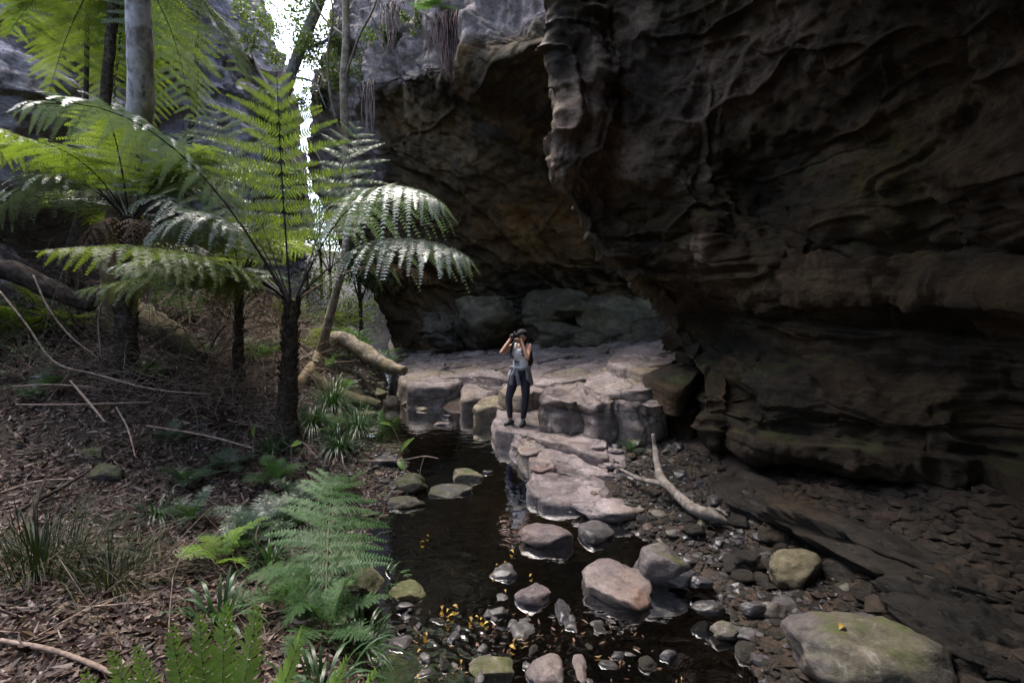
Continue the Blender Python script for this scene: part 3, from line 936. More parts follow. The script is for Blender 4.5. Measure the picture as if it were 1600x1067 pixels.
# --- rock platform made of separate worn slabs
PZ = np.linalg.solve(np.array([[1, -1.7, 10.6], [1, 1.5, 7.6], [1, 0.0, 18.0]]), np.array([0.47, 0.76, 0.74]))
def plat(x, y): return PZ[0] + PZ[1] * x + PZ[2] * y
poly_plat = [G(612, 566, .55)[:2], G(632, 588, .5)[:2], G(725, 592, .5)[:2], G(850, 601, .7)[:2], G(1040, 603, .76)[:2], (4.5, 8.6), (6.5, 13), (6.0, 20), (0, 20.8), (-4.4, 21.5)]
poly_plat = np.array(poly_plat)
def clip(poly, n, d):
    out = []
    k = len(poly)
    for i in range(k):
        a, b = poly[i], poly[(i + 1) % k]
        da, db = a @ n - d, b @ n - d
        if da <= 0: out.append(a)
        if (da < 0) != (db < 0) and abs(da - db) > 1e-12:
            out.append(a + (b - a) * (da / (da - db)))
    return np.array(out)
rg = np.random.default_rng(4)
seeds = []
for iy in range(9):
    for ix in range(7):
        seeds.append((-5.2 + ix * 1.9 + (iy % 2) * 0.9 + rg.uniform(-.55, .55), 8.2 + iy * 1.45 + rg.uniform(-.5, .5)))
seeds = np.array(seeds)
seeds = seeds[inside_dist(seeds, poly_plat) < 0.6]
Vp, Fp, Bp = slab_arr(poly_plat, 0, 0.7, 0.05, 3, lambda x, y: plat(x, y) - 0.10, na=120)
platform = tag(link('rock_platform', mesh('rock_platform', Vp, Fp, True, M['slab']), None, Bp), kind='structure')
for i, s in enumerate(seeds):
    # stretched metric makes the slabs long across the view
    cell = poly_plat.copy()
    ok = True
    for j, t in enumerate(seeds):
        if i == j: continue
        n = (t - s); L = np.linalg.norm(n)
        if L > 5: continue
        cell = clip(cell, n / L, ((s + t) / 2) @ (n / L) - rg.uniform(0.008, 0.03))
        if len(cell) < 3: ok = False; break
    if not ok: continue
    off = rg.uniform(-0.03, 0.06)
    sl = rg.uniform(-0.02, 0.03, 2)
    m0 = cell.mean(0)
    V, F, B = slab_arr(cell, 0, 0.4, rg.uniform(0.015, 0.04), 40 + i, lambda x, y: plat(x, y) + off + sl[0] * (x - m0[0]) + sl[1] * (y - m0[1]), topn=0.018, na=48)
    o = link('slab', mesh('slab', V, F, True, M['slab']), platform, B - Bp)

# --- rounded blocks along the front of the platform
slab_px('rock_block', [(618, 592), (632, 582), (680, 578), (722, 580), (722, 592), (716, 601), (640, 604)], .49, .8, 'slab', 'rounded pale block of the ledge nearest the fallen log', 'rock block', .10, 1)
slab_px('rock_block', [(718, 622), (724, 600), (745, 590), (775, 588), (788, 596), (776, 612), (745, 619)], .39, .8, 'slab', 'sloping pale ledge block left of the person above the pool', 'rock block', .09, 2, slope=(-.06, .05))
slab_px('rock_block', [(778, 612), (788, 594), (812, 584), (850, 582), (853, 614), (815, 618)], .60, .8, 'slab', 'flat pale ledge block right behind the person', 'rock block', .05, 3)
slab_px('rock_block', [(738, 634), (752, 619), (800, 616), (815, 626), (798, 634), (752, 637)], .33, .6, 'stone_tan', 'low rounded tan block at the water beside the person', 'rock block', .08, 4)
slab_px('rock_block', [(846, 624), (850, 600), (900, 598), (963, 597), (1030, 596), (1042, 630), (1010, 636), (965, 631), (930, 634), (900, 628), (872, 630)], .76, .85, 'slab', 'long ledge block with a cracked upright face right of the person', 'rock block', .03, 5, cut=.08, siden=.05, topn=.025, na=260, joints=[(G(884, 630, .76)[0], .10), (G(903, 630, .76)[0], .14), (G(962, 630, .76)[0], .12), (G(1000, 630, .76)[0], .06)])
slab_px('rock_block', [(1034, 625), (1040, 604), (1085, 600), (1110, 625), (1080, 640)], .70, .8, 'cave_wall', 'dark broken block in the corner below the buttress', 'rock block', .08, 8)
slab_px('tilted_slab', [(912, 592), (935, 578), (1005, 560), (1055, 580), (1052, 600), (990, 606), (935, 603)], .97, .16, 'slab', 'broad tilted slab lying on the ledge above a dark crack', 'rock slab', .04, 9, slope=(.04, .05))
slab_px('tilted_slab', [(945, 560), (965, 545), (1040, 541), (1062, 560), (1010, 574)], 1.22, .3, 'slab', 'upper tilted slab against the back of the ledge', 'rock slab', .05, 10, slope=(.10, .03))
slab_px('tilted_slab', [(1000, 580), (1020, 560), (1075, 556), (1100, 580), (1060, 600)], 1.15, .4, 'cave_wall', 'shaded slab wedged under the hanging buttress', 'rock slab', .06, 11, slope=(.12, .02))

pb = np.array([G(u, v, .1)[:2] for u, v in [(770, 650), (860, 640), (960, 670), (985, 710), (970, 760), (940, 785), (850, 785), (832, 765), (830, 735), (815, 705), (790, 680)]])
V, F, B = slab_arr(pb, .09, .5, .06, 77, lambda x, y: .045 * (y - 5.2), na=90)
tag(link('path_bedrock', mesh('path_bedrock', V, F, True, M['path']), None, B), kind='structure')
# --- worn path slabs from the person to the stepping stones
slab_px('path_slab', [(768, 655), (790, 647), (850, 650), (918, 664), (950, 690), (946, 716), (890, 700), (850, 688), (815, 676), (776, 670)], .27, .5, 'path', 'long worn damp path slab that the person stands on', 'rock slab', .04, 12)
slab_px('path_slab', [(797, 690), (812, 677), (848, 687), (853, 701), (826, 712), (812, 706)], .20, .5, 'path', 'small pale path slab at the pool edge in front of the person', 'rock slab', .05, 13)
slab_px('path_slab', [(855, 703), (880, 700), (945, 716), (955, 738), (905, 742), (872, 738)], .17, .5, 'path', 'dark wet path slab in the middle of the path', 'rock slab', .04, 14)
slab_px('path_slab', [(822, 716), (843, 705), (866, 712), (868, 728), (845, 737), (826, 733)], .17, .5, 'stone_pink', 'round pinkish path stone at the pool edge', 'rock slab', .05, 15)
slab_px('path_slab', [(824, 752), (838, 740), (890, 740), (942, 744), (950, 764), (925, 777), (842, 774), (824, 766)], .12, .5, 'path', 'big squarish path slab at the near end of the path', 'rock slab', .05, 16)

ST = [
 # u, v, w, h, z0, material, hr, flat, label
 (856, 836, 88, 44, .0, 'stone_pink', .42, .45, 'flat pale stepping stone shaped like a leaf in the stream'),
 (930, 832, 62, 40, .0, 'stone_dark', .40, .4, 'flat bluish dark stepping stone beside the pale leaf-shaped one'),
 (948, 795, 104, 40, .03, 'path', .28, .5, 'flat jagged slab stone just below the big path slab'),
 (962, 912, 108, 96, -.02, 'stone_pink', .42, .5, 'large pinkish triangular stepping stone'),
 (1032, 888, 92, 66, .02, 'stone_green', .75, .25, 'pale greenish boulder right of the triangular stepping stone'),
 (788, 897, 50, 36, -.04, 'stone_dark', .5, .3, 'small speckled grey stone with yellow leaves behind it'),
 (835, 932, 60, 46, -.03, 'stone_pink', .6, .1, 'rounded pink stone left of the riffle'),
 (785, 938, 30, 34, -.05, 'stone_dark', .6, .1, 'small dark stone touching the rounded pink stone'),
 (803, 955, 34, 22, -.06, 'stone_dark', .5, .2, 'low dark stone just below the rounded pink stone'),
 (882, 962, 36, 58, -.05, 'stone_dark', .7, .1, 'pointed black wet stone in the riffle'),
 (814, 990, 48, 42, -.05, 'stone_dark', .5, .2, 'grey wet stone above the pointed stone at the bottom edge'),
 (640, 926, 58, 46, -.04, 'stone_moss', .5, .3, 'square mossy dark stone by the left bank of the stream'),
 (632, 948, 30, 14, .0, 'stone_dark', .4, .3, 'small flat purple-grey stone against the square mossy one'),
 (626, 1008, 38, 46, -.04, 'stone_dark', .6, .1, 'pale grey wet stone low on the left bank'),
 (768, 1047, 92, 58, -.05, 'stone_moss', .42, .4, 'broad dark green stone at the bottom edge'),
 (852, 1050, 62, 74, -.03, 'stone_pink', .55, .3, 'tapering pink stone cut by the bottom edge'),
 (908, 1045, 30, 74, -.03, 'stone_pink', .6, .1, 'narrow upright pale stone at the bottom edge'),
 (962, 1052, 74, 62, -.06, 'stone_pink', .35, .4, 'reddish brown sunken stone at the bottom edge'),
 (704, 768, 78, 26, -.03, 'stone_green', .24, .5, 'long flat grey-green stone pointing into the pool'),
 (640, 757, 62, 24, .03, 'stone_moss', .5, .2, 'mossy rounded stone with yellow-green top on the spit'),
 (632, 786, 66, 22, -.01, 'stone_green', .26, .4, 'low grey mossy stone nearest the fern on the spit'),
 (606, 722, 58, 22, .06, 'stone_dark', .4, .2, 'brown mud-covered stone under the young sapling'),
 (728, 743, 58, 11, -.02, 'stone_moss', .35, .4, 'small moss-topped bar of stone alone in the pool'),
 (762, 738, 16, 7, -.01, 'stone_dark', .5, .2, 'tiny dark stone beside the moss-topped bar'),
 (690, 663, 26, 8, -.02, 'stone_pink', .35, .4, 'pale flat stone breaking the water in the upper pool'),
 (698, 651, 18, 6, -.01, 'stone_dark', .4, .3, 'little stone behind the pale flat one in the pool'),
 (796, 722, 14, 10, -.03, 'stone_dark', .5, .2, 'tiny wet stone near the pale path slab'),
 (572, 912, 54, 64, .10, 'stone_moss', .8, .1, 'moss-covered boulder half hidden by the big green fern'),
 (808, 795, 46, 22, -.07, 'stone_dark', .35, .3, 'submerged dark stone below the path slab'),
 (612, 630, 30, 20, .02, 'stone_tan', .7, .1, 'yellowish cobble at the tip of the mossy log'),
 (628, 618, 26, 14, .04, 'stone_tan', .55, .1, 'tan cobble behind the yellowish cobble'),
 (645, 616, 14, 10, .02, 'stone_tan', .7, 0, 'small pale pebble against the ledge front'),
 (640, 630, 24, 12, .0, 'stone_tan', .5, .2, 'flat tan cobble at the water below the ledge'),
 (660, 640, 20, 9, -.02, 'stone_tan', .45, .2, 'wet tan cobble at the head of the pool'),
 (585, 604, 44, 18, .10, 'stone_tan', .4, .2, 'flat tan stone between the two fallen logs'),
 (578, 615, 52, 16, .06, 'stone_moss', .4, .2, 'mossy stone beside the lower log'),
 (570, 650, 44, 18, .0, 'stone_moss', .45, .2, 'mossy stone in the shallows under the lower log'),
 (545, 665, 40, 16, .0, 'stone_dark', .4, .2, 'dark shallow stone by the sedge clump'),
 (535, 640, 40, 18, .10, 'stone_moss', .5, .1, 'moss-grown lump among the sedge'),
 (580, 672, 26, 9, -.02, 'stone_green', .4, .2, 'pale stone just under the pool surface'),
 (762, 652, 22, 14, -.02, 'stone_dark', .6, .1, 'dark wedge of stone below the tan block'),
 (1246, 897, 96, 70, .05, 'cave_moss', .7, .1, 'mossy brown boulder under the dark wall'),
 (1345, 1035, 290, 190, -.02, 'stone_green', .52, .25, 'very large smooth boulder in the bottom right corner'),
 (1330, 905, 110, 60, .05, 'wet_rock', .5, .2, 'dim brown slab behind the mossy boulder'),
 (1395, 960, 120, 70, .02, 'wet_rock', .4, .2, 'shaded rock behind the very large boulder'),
 (948, 728, 30, 12, .16, 'path', .4, .3, 'small grey stone beside the dark wet path slab'),
 (945, 745, 34, 16, .12, 'path', .45, .3, 'rounded grey stone at the right end of the near path slab'),
 (935, 700, 26, 10, .22, 'path', .4, .3, 'little pale stone at the right of the path'),
 (962, 705, 24, 9, .18, 'path', .4, .3, 'pale stone on the gravel beside the path'),
 (968, 748, 40, 18, .08, 'stone_dark', .4, .3, 'dark flat stone where the branch begins'),
 (934, 774, 18, 16, .05, 'stone_green', .7, .1, 'small greenish cobble under the corner of the path slab'),
 (1000, 690, 36, 10, .18, 'stone_moss', .35, .3, 'mossy flat stone in front of the hollow'),
 (1095, 760, 30, 18, .12, 'stone_dark', .5, .1, 'dark stone beyond the forked branch'),
 (1110, 950, 52, 26, .06, 'stone_dark', .45, .2, 'flat dark cobble on the gravel near the greenish boulder'),
 (1180, 950, 46, 30, .06, 'stone_dark', .5, .2, 'grey angular cobble left of the mossy brown boulder'),
 (1095, 910, 40, 24, .06, 'stone_dark', .5, .2, 'dull dark cobble just right of the greenish boulder'),
 (1130, 985, 50, 26, .02, 'stone_green', .45, .2, 'greenish cobble at the right edge of the stream'),
 (900, 640, 16, 10, .52, 'slab', .6, .2, 'upper small stone wedged in the joint of the ledge face'), (899, 652, 18, 11, .40, 'slab', .6, .2, 'lower small stone wedged in the joint of the ledge face'),
 (985, 668, 34, 14, .26, 'path', .5, .2, 'grey rubble stone at the foot of the ledge face'), (1010, 660, 28, 16, .28, 'stone_dark', .6, .1, 'dark rubble stone beside the hollow'),
 (1060, 900, 60, 36, .05, 'stone_dark', .5, .2, 'dark angular stone behind the pale greenish boulder'), (1160, 880, 70, 44, .06, 'wet_rock', .5, .2, 'black wet stone on the gravel left of the mossy brown boulder'), (1215, 840, 80, 40, .1, 'wet_rock', .5, .2, 'black wet stone behind the mossy brown boulder'),
 (140, 711, 38, 18, .52, 'stone_moss', .6, 0, 'small moss cushion stone on the leaf litter'),
 (165, 742, 54, 32, .48, 'stone_moss', .7, .1, 'dark mossy stump-like stone on the leaf litter'),
]
for i, (u, v, w, h, z0, mt, hr, fl, lab) in enumerate(ST):
    if u < 300: z0 = gz(*G(u, v + h * .4, z0)[:2])
    stone('boulder' if w > 85 else 'stone', u, v, w, h, z0, mt, lab, 'boulder' if w > 85 else 'stone', hr, 500 + i, 5 if w > 200 else 4, fl, rz=0)

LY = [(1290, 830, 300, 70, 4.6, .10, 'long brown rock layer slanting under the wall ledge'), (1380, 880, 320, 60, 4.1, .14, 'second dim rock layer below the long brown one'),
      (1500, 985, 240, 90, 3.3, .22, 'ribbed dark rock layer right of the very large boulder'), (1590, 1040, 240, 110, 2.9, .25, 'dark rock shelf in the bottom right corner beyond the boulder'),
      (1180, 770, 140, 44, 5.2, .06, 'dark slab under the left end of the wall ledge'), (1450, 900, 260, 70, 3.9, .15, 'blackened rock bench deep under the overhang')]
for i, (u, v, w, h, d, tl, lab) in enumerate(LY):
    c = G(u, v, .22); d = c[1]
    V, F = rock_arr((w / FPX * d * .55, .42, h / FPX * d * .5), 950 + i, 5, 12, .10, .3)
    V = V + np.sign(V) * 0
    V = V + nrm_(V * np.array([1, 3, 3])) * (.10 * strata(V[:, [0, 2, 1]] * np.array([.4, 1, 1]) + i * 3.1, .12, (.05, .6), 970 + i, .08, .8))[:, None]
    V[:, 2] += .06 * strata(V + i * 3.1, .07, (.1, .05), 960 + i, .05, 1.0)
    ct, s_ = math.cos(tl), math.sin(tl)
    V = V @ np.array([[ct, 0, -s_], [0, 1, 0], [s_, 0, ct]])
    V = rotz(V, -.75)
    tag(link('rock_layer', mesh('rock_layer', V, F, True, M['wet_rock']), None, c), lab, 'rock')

# --- mossy boulders along the foot of the back wall
BW = [(690, 515, 80, 62, 18.6, 'leftmost of the mossy boulders lining the cave back wall'),
      (765, 502, 120, 84, 18.4, 'wide mossy boulder at the back wall left of the person'),
      (868, 492, 150, 90, 18.6, 'tall olive boulder at the back wall just right of the person'),
      (885, 522, 90, 50, 17.2, 'smaller boulder in front of the tall olive one'),
      (965, 505, 130, 90, 17.5, 'dark boulder at the back wall under the hanging buttress'),
      (1030, 528, 110, 70, 15.8, 'dark boulder at the end of the back wall row'),
      (930, 535, 70, 34, 16.0, 'low broken block lying below the dark boulders')]
for i, (u, v, w, h, d, lab) in enumerate(BW):
    c = P(u, v, d)
    V, F = rock_arr((w / FPX * d * .56, w / FPX * d * .5, h / FPX * d * .55), 900 + i, 5, 18, .14, .2)
    V = V + nrm_(V) * (.13 * strata(V + i * 5.3, .5, (.2, .1), 980 + i, .15, .7) + .10 * strata(V[:, [1, 2, 0]] + i, .7, (.3, .2), 990 + i, .2, .6) - .12 * cracks(V + i * 7, np.array([.7, .7, 1.2]), .05, 995 + i) + .04 * fbm(V * 3, 4, i))[:, None]
    tag(link('mossy_boulder', mesh('mossy_boulder', V, F, True, M['cave_moss']), None, c), lab, 'boulder', 'boulders along the cave back wall')

# --- cobbles and gravel of the dry bank under the overhang
bar = np.array([G(u, v, .08)[:2] for u, v in [(955, 690), (1040, 690), (1120, 740), (1200, 830), (1330, 930), (1560, 1067), (1160, 1067), (1120, 960), (1060, 870), (960, 800), (960, 760)]])
def scatter(poly, n, seed):
    r_ = np.random.default_rng(seed)
    lo, hi = poly.min(0), poly.max(0)
    out = np.zeros((0, 2))
    while len(out) < n:
        q = r_.uniform(lo, hi, (n * 3, 2))
        out = np.concatenate([out, q[inside_dist(q, poly) < 0]])
    return out[:n]
cob = scatter(bar, 110, 8)
cz_ = ground(cob[:, 0], cob[:, 1])
protos = []
for k in range(6):
    V, F = rock_arr((1, .8, .55), 1000 + k, 3, 8, .12)
    protos.append([mesh('cobble', V, F, True, M[m]) for m in ('stone_dark', 'stone_green', 'wet_rock')])
rg = np.random.default_rng(12)
for k, (q, z) in enumerate(zip(cob, cz_)):
    s = rg.uniform(.035, .13)
    o = link('cobble', protos[k % 6][(0, 0, 1, 2, 0, 2)[k % 6]], None, (q[0], q[1], z + s * .15), rg.uniform(0, 6.3))
    o.scale = (s, s, s * rg.uniform(.7, 1.1))
    tag(o, 'small dull cobble among others on the gravel bank under the overhang', 'cobble', 'cobbles on the gravel bank')

shal = np.array([G(u, v, 0)[:2] for u, v in [(615, 935), (700, 960), (790, 945), (900, 960), (1010, 985), (1080, 1067), (640, 1067)]])
for k, q in enumerate(scatter(shal, 46, 61)):
    s = rg.uniform(.025, .075)
    o = link('cobble', protos[k % 6][(0, 0, 2)[k % 3]], None, (q[0], q[1], rg.uniform(-.025, .012)), rg.uniform(0, 6.3))
    o.scale = (s, s * rg.uniform(.6, 1), s * .8)
    tag(o, 'small dark wet cobble breaking the surface of the near shallows', 'cobble', 'wet cobbles in the near shallows')

def pebbles(name, pts, smin, smax, mats, seed, dz=0.0, sub=1):
    r_ = np.random.default_rng(seed)
    V0, F0 = ico(sub)
    n = len(pts)
    z = ground(pts[:, 0], pts[:, 1])
    s = r_.uniform(smin, smax, n) * r_.uniform(.5, 1, n)
    sc = np.stack([s * r_.uniform(.7, 1.3, n), s * r_.uniform(.7, 1.3, n), s * r_.uniform(.35, .7, n)], -1)
    a = r_.uniform(0, 6.3, n)
    J = 1 + r_.uniform(-.38, .3, (n, len(V0)))
    V = V0[None] * J[..., None] * sc[:, None]
    x = V[..., 0] * np.cos(a)[:, None] - V[..., 1] * np.sin(a)[:, None]
    y = V[..., 0] * np.sin(a)[:, None] + V[..., 1] * np.cos(a)[:, None]
    V = np.stack([x + pts[:, :1], y + pts[:, 1:2], V[..., 2] + (z + dz + s * .1)[:, None]], -1).reshape(-1, 3)
    F = (F0[None] + (np.arange(n) * len(V0))[:, None, None]).reshape(-1, 3)
    mi = np.repeat(r_.integers(0, len(mats), n), len(F0))
    return tag(link(name, mesh(name, V, F, False, [M[m] for m in mats], mi)), 'fine loose stones and pebbles', name.replace('_', ' '), kind='stuff')
pebbles('gravel', scatter(bar, 5000, 31), .012, .06, ['stone_dark', 'wet_rock', 'soil', 'wet_rock'], 5)
bedpoly = np.array([G(u, v, -.2)[:2] for u, v in [(600, 1067), (600, 840), (580, 700), (640, 640), (760, 670), (830, 770), (1000, 840), (1150, 1067)]])
pebbles('streambed_pebbles', scatter(bedpoly, 1500, 32), .02, .08, ['bed_pebble', 'stone_dark'], 6)
under = np.array([(2.2, 5.6), (3.3, 5.0), (4.6, 3.8), (5.2, 2.4), (4.0, 1.2), (2.6, 1.6), (2.4, 3.2)])
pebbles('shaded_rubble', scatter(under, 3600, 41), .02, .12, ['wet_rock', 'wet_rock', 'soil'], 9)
spit = np.array([G(u, v, .02)[:2] for u, v in [(540, 700), (620, 705), (680, 750), (660, 800), (560, 830), (520, 760)]])
pebbles('spit_gravel', scatter(spit, 420, 33), .015, .06, ['stone_dark', 'soil', 'stone_moss'], 7)
edge = np.array([G(u, v, .02)[:2] for u, v in [(560, 600), (640, 605), (690, 640), (600, 660), (520, 665), (540, 630)]])
pebbles('shallow_gravel', scatter(edge, 350, 34), .03, .10, ['stone_tan', 'stone_dark', 'stone_moss'], 8)

# ------------------------------------------------------------------ fern fronds
UPZ = np.array([0, 0, 1.0])
def nrm(v):
    v = np.asarray(v, dtype=np.float64)
    return v / (np.linalg.norm(v, axis=-1, keepdims=True) + 1e-9)

def frond_arr(b, m, t, W=0.55, npair=18, nk=22, pl=0.09, droop=0.12, start=0.22, side=None, seed=0, r0=0.014, lift=0.1, tipang=45, baseang=8, wob=0.07, env=(0.45, 0.8), bw=0.40):
    rg = np.random.default_rng(seed)
    b, m, t = (np.asarray(q, dtype=np.float64) for q in (b, m, t))
    def C(s):
        s = s[:, None]
        return (1 - s) ** 2 * b + 2 * s * (1 - s) * m + s ** 2 * t
    def T(s):
        s = s[:, None]
        return nrm(2 * (1 - s) * (m - b) + 2 * s * (t - m))
    if side is None:
        h = (t - b) * np.array([1, 1, 0])
        side = np.cross(nrm(h), UPZ)
    side = nrm(side)
    x = np.linspace(0, 1, npair) ** 0.92
    s = start + (1 - start) * x * 0.995
    base = C(s); tan = T(s)
    tw = rg.normal(0, .12) + rg.normal(0, .22) * x
    nor = nrm(np.cross(np.repeat(side[None], npair, 0), tan))
    side0 = side
    sides = np.repeat(side[None], npair, 0) * np.cos(tw)[:, None] + nor * np.sin(tw)[:, None]
    nor = nrm(np.cross(sides, tan))
    nor = np.where((nor @ UPZ)[:, None] < -0.3, -nor, nor) if False else nor
    e = (x + 0.10) ** env[0] * np.maximum(1 - x, 0.0) ** env[1]
    e = e / e.max()
    Vs = []; 
    for sg in (-1, 1):
        L = W * (e + 0.02) * rg.uniform(0.86, 1.1, npair) * np.where(rg.uniform(size=npair) < .10, rg.uniform(.35, .75, npair), 1)
        a = np.radians(baseang + (tipang - baseang) * x ** 1.5) + rg.normal(0, wob, npair)
        d = nrm(sides * sg * np.cos(a)[:, None] + tan * np.sin(a)[:, None] + nor * (lift + rg.normal(0, wob, npair))[:, None])
        tau = (np.arange(nk) + 0.35) / nk
        # (pair, k, 3)
        q = base[:, None] + d[:, None] * (L[:, None] * tau)[..., None] - UPZ * (droop * (1 + rg.normal(0, .25, npair))[:, None] * L[:, None] * tau ** 2)[..., None]
        pd = nrm(np.gradient(q, axis=1))
        pn = nrm(np.cross(tan[:, None].repeat(nk, 1) * sg, pd)) 
        w = (L / nk)[:, None]
        ll = (pl * (e / 1.0 * 0.65 + 0.35))[:, None] * (1 - 0.8 * tau ** 1.7) * rg.uniform(0.85, 1.1, (npair, nk))
        for s2 in (-1, 1):
            ee = nrm(np.cross(pd, pn) * s2 + pd * 0.42 - UPZ * 0.10 + pn * rg.normal(0.05, .16, (npair, nk))[..., None])
            v0 = q - pd * (w * bw)[..., None]
            v1 = q + ee * (ll * 0.55)[..., None] - pd * (w * bw * .8)[..., None]
            v2 = q + ee * ll[..., None]
            v3 = q + ee * (ll * 0.45)[..., None] + pd * (w * bw * .9)[..., None]
            v4 = q + pd * (w * bw)[..., None]
            Vs.append(np.stack([v0, v1, v2, v3, v4], 2).reshape(-1, 5, 3))
    V = np.concatenate(Vs)
    n = len(V)
    F = np.arange(n * 5).reshape(n, 5)
    ss = np.linspace(0, 1, 9)
    tv, tf = tube(C(ss), r0 * (1 - 0.85 * ss), 5, 12, cap=False)
    return V.reshape(-1, 3), F, tv, tf

def frond_simple(b, m, t, W, npair, side, seed, r0, lw=.011, start=.08, droop=.1, **kw):
    """once-divided frond: each leaflet is one long blade"""
    rg = np.random.default_rng(seed)
    b, m, t = (np.asarray(q, dtype=np.float64) for q in (b, m, t))
    def C(s): s = s[:, None]; return (1 - s) ** 2 * b + 2 * s * (1 - s) * m + s ** 2 * t
    def T(s): s = s[:, None]; return nrm(2 * (1 - s) * (m - b) + 2 * s * (t - m))
    side = nrm(side)
    x = np.linspace(0, 1, npair); s = start + (1 - start) * x * .99
    base = C(s); tan = T(s); nor = nrm(np.cross(np.repeat(side[None], npair, 0), tan))
    e = np.minimum(1, (x + .25) ** .4) * np.maximum(1 - x, 0) ** .55 + .04
    k = 5; tau = np.linspace(0, 1, k)
    Vs = []; Fs = []; n0 = 0
    for sg in (-1, 1):
        L = W * e * rg.uniform(.92, 1.06, npair)
        a = np.radians(18 + 30 * x) + rg.normal(0, .05, npair)
        d = nrm(side[None] * sg * np.cos(a)[:, None] + tan * np.sin(a)[:, None] + nor * (.12 + rg.normal(0, .08, npair))[:, None])
        c = base[:, None] + d[:, None] * (L[:, None] * tau)[..., None] - UPZ * (droop * L[:, None] * tau ** 2)[..., None] + tan[:, None] * (.12 * L[:, None] * tau ** 2)[..., None]
        wd = nrm(np.cross(d, nor))[:, None]
        ww = (lw * (e * .6 + .4))[:, None] * np.array([.85, 1, .9, .6, .06])[None]
        A = c - wd * ww[..., None]; B = c + wd * ww[..., None] - nor[:, None] * (ww * .35)[..., None]
        V = np.stack([A, B], 2).reshape(-1, 3)
        i = np.arange(npair)[:, None] * (2 * k) + np.arange(k - 1)[None] * 2 + n0
        Fs.append(np.stack([i, i + 1, i + 3, i + 2], -1).reshape(-1, 4)); Vs.append(V); n0 += len(V)
    ss = np.linspace(0, 1, 9)
    tv, tf = tube(C(ss), r0 * (1 - .85 * ss), 5, 12, cap=False)
    return np.concatenate(Vs), np.concatenate(Fs), tv, tf

def frond_mesh(name, mats, **kw):
    V, F, tv, tf = frond_simple(**kw) if kw.pop('simple', False) else frond_arr(**kw)
    n = len(V)
    q = tf[0] + n
    mi = np.concatenate([np.zeros(len(F)), np.ones(len(q))])
    return mesh(name, np.concatenate([V, tv]), [F, q], False, [M[mats[0]], M[mats[1]]], mi)

def trunk_arr(b, c, r0, r1, seed, k=18, n=40, lean=(0, 0), rough=.14, rs=9):
    b = np.asarray(b, float); c = np.asarray(c, float)
    mid = (b + c) / 2 + np.array([lean[0], lean[1], 0])
    return tube([b - UPZ * .15, b + (mid - b) * .4, mid, mid + (c - mid) * .6, c], [r0 * 1.9, r0 * 1.15, (r0 + r1) / 2 * .96, r1, r1 * 1.05], k, n, seed, rough, rs)

def fern_trunk(root, b, c, r0, r1, seed, lean=(0, 0), stubs=160):
    mb = MB()
    V, F = trunk_arr(b, c, r0, r1, seed, lean=lean)
    mb.add(V, F)
    rg = np.random.default_rng(seed)
    b = np.asarray(b, float); c = np.asarray(c, float)
    mid = (b + c) / 2 + np.array([lean[0], lean[1], 0])
    for i in range(stubs):          # old leaf bases: short upward spikes
        s = rg.uniform(0.1, 1)
        p = (1 - s) ** 2 * b + 2 * s * (1 - s) * (2 * mid - (b + c) / 2) + s * s * c
        a = i * 2.39996
        o = np.array([math.cos(a), math.sin(a), 0])
        r = r0 + (r1 - r0) * s
        p0 = p + o * r * .85
        p1 = p + o * (r * 1.12 + rg.uniform(.0, .02)) + UPZ * rg.uniform(.05, .11)
        V, F = tube([p0, (p0 + p1) / 2 + o * .008, p1], [.014, .011, .004], 4, 3, cap=False)
        mb.add(V, F)
    loc = np.array(root.location)
    mb.V = [v - loc for v in mb.V]
    return link('trunk', mb.mesh('trunk', [M['fern_trunk']]), root)

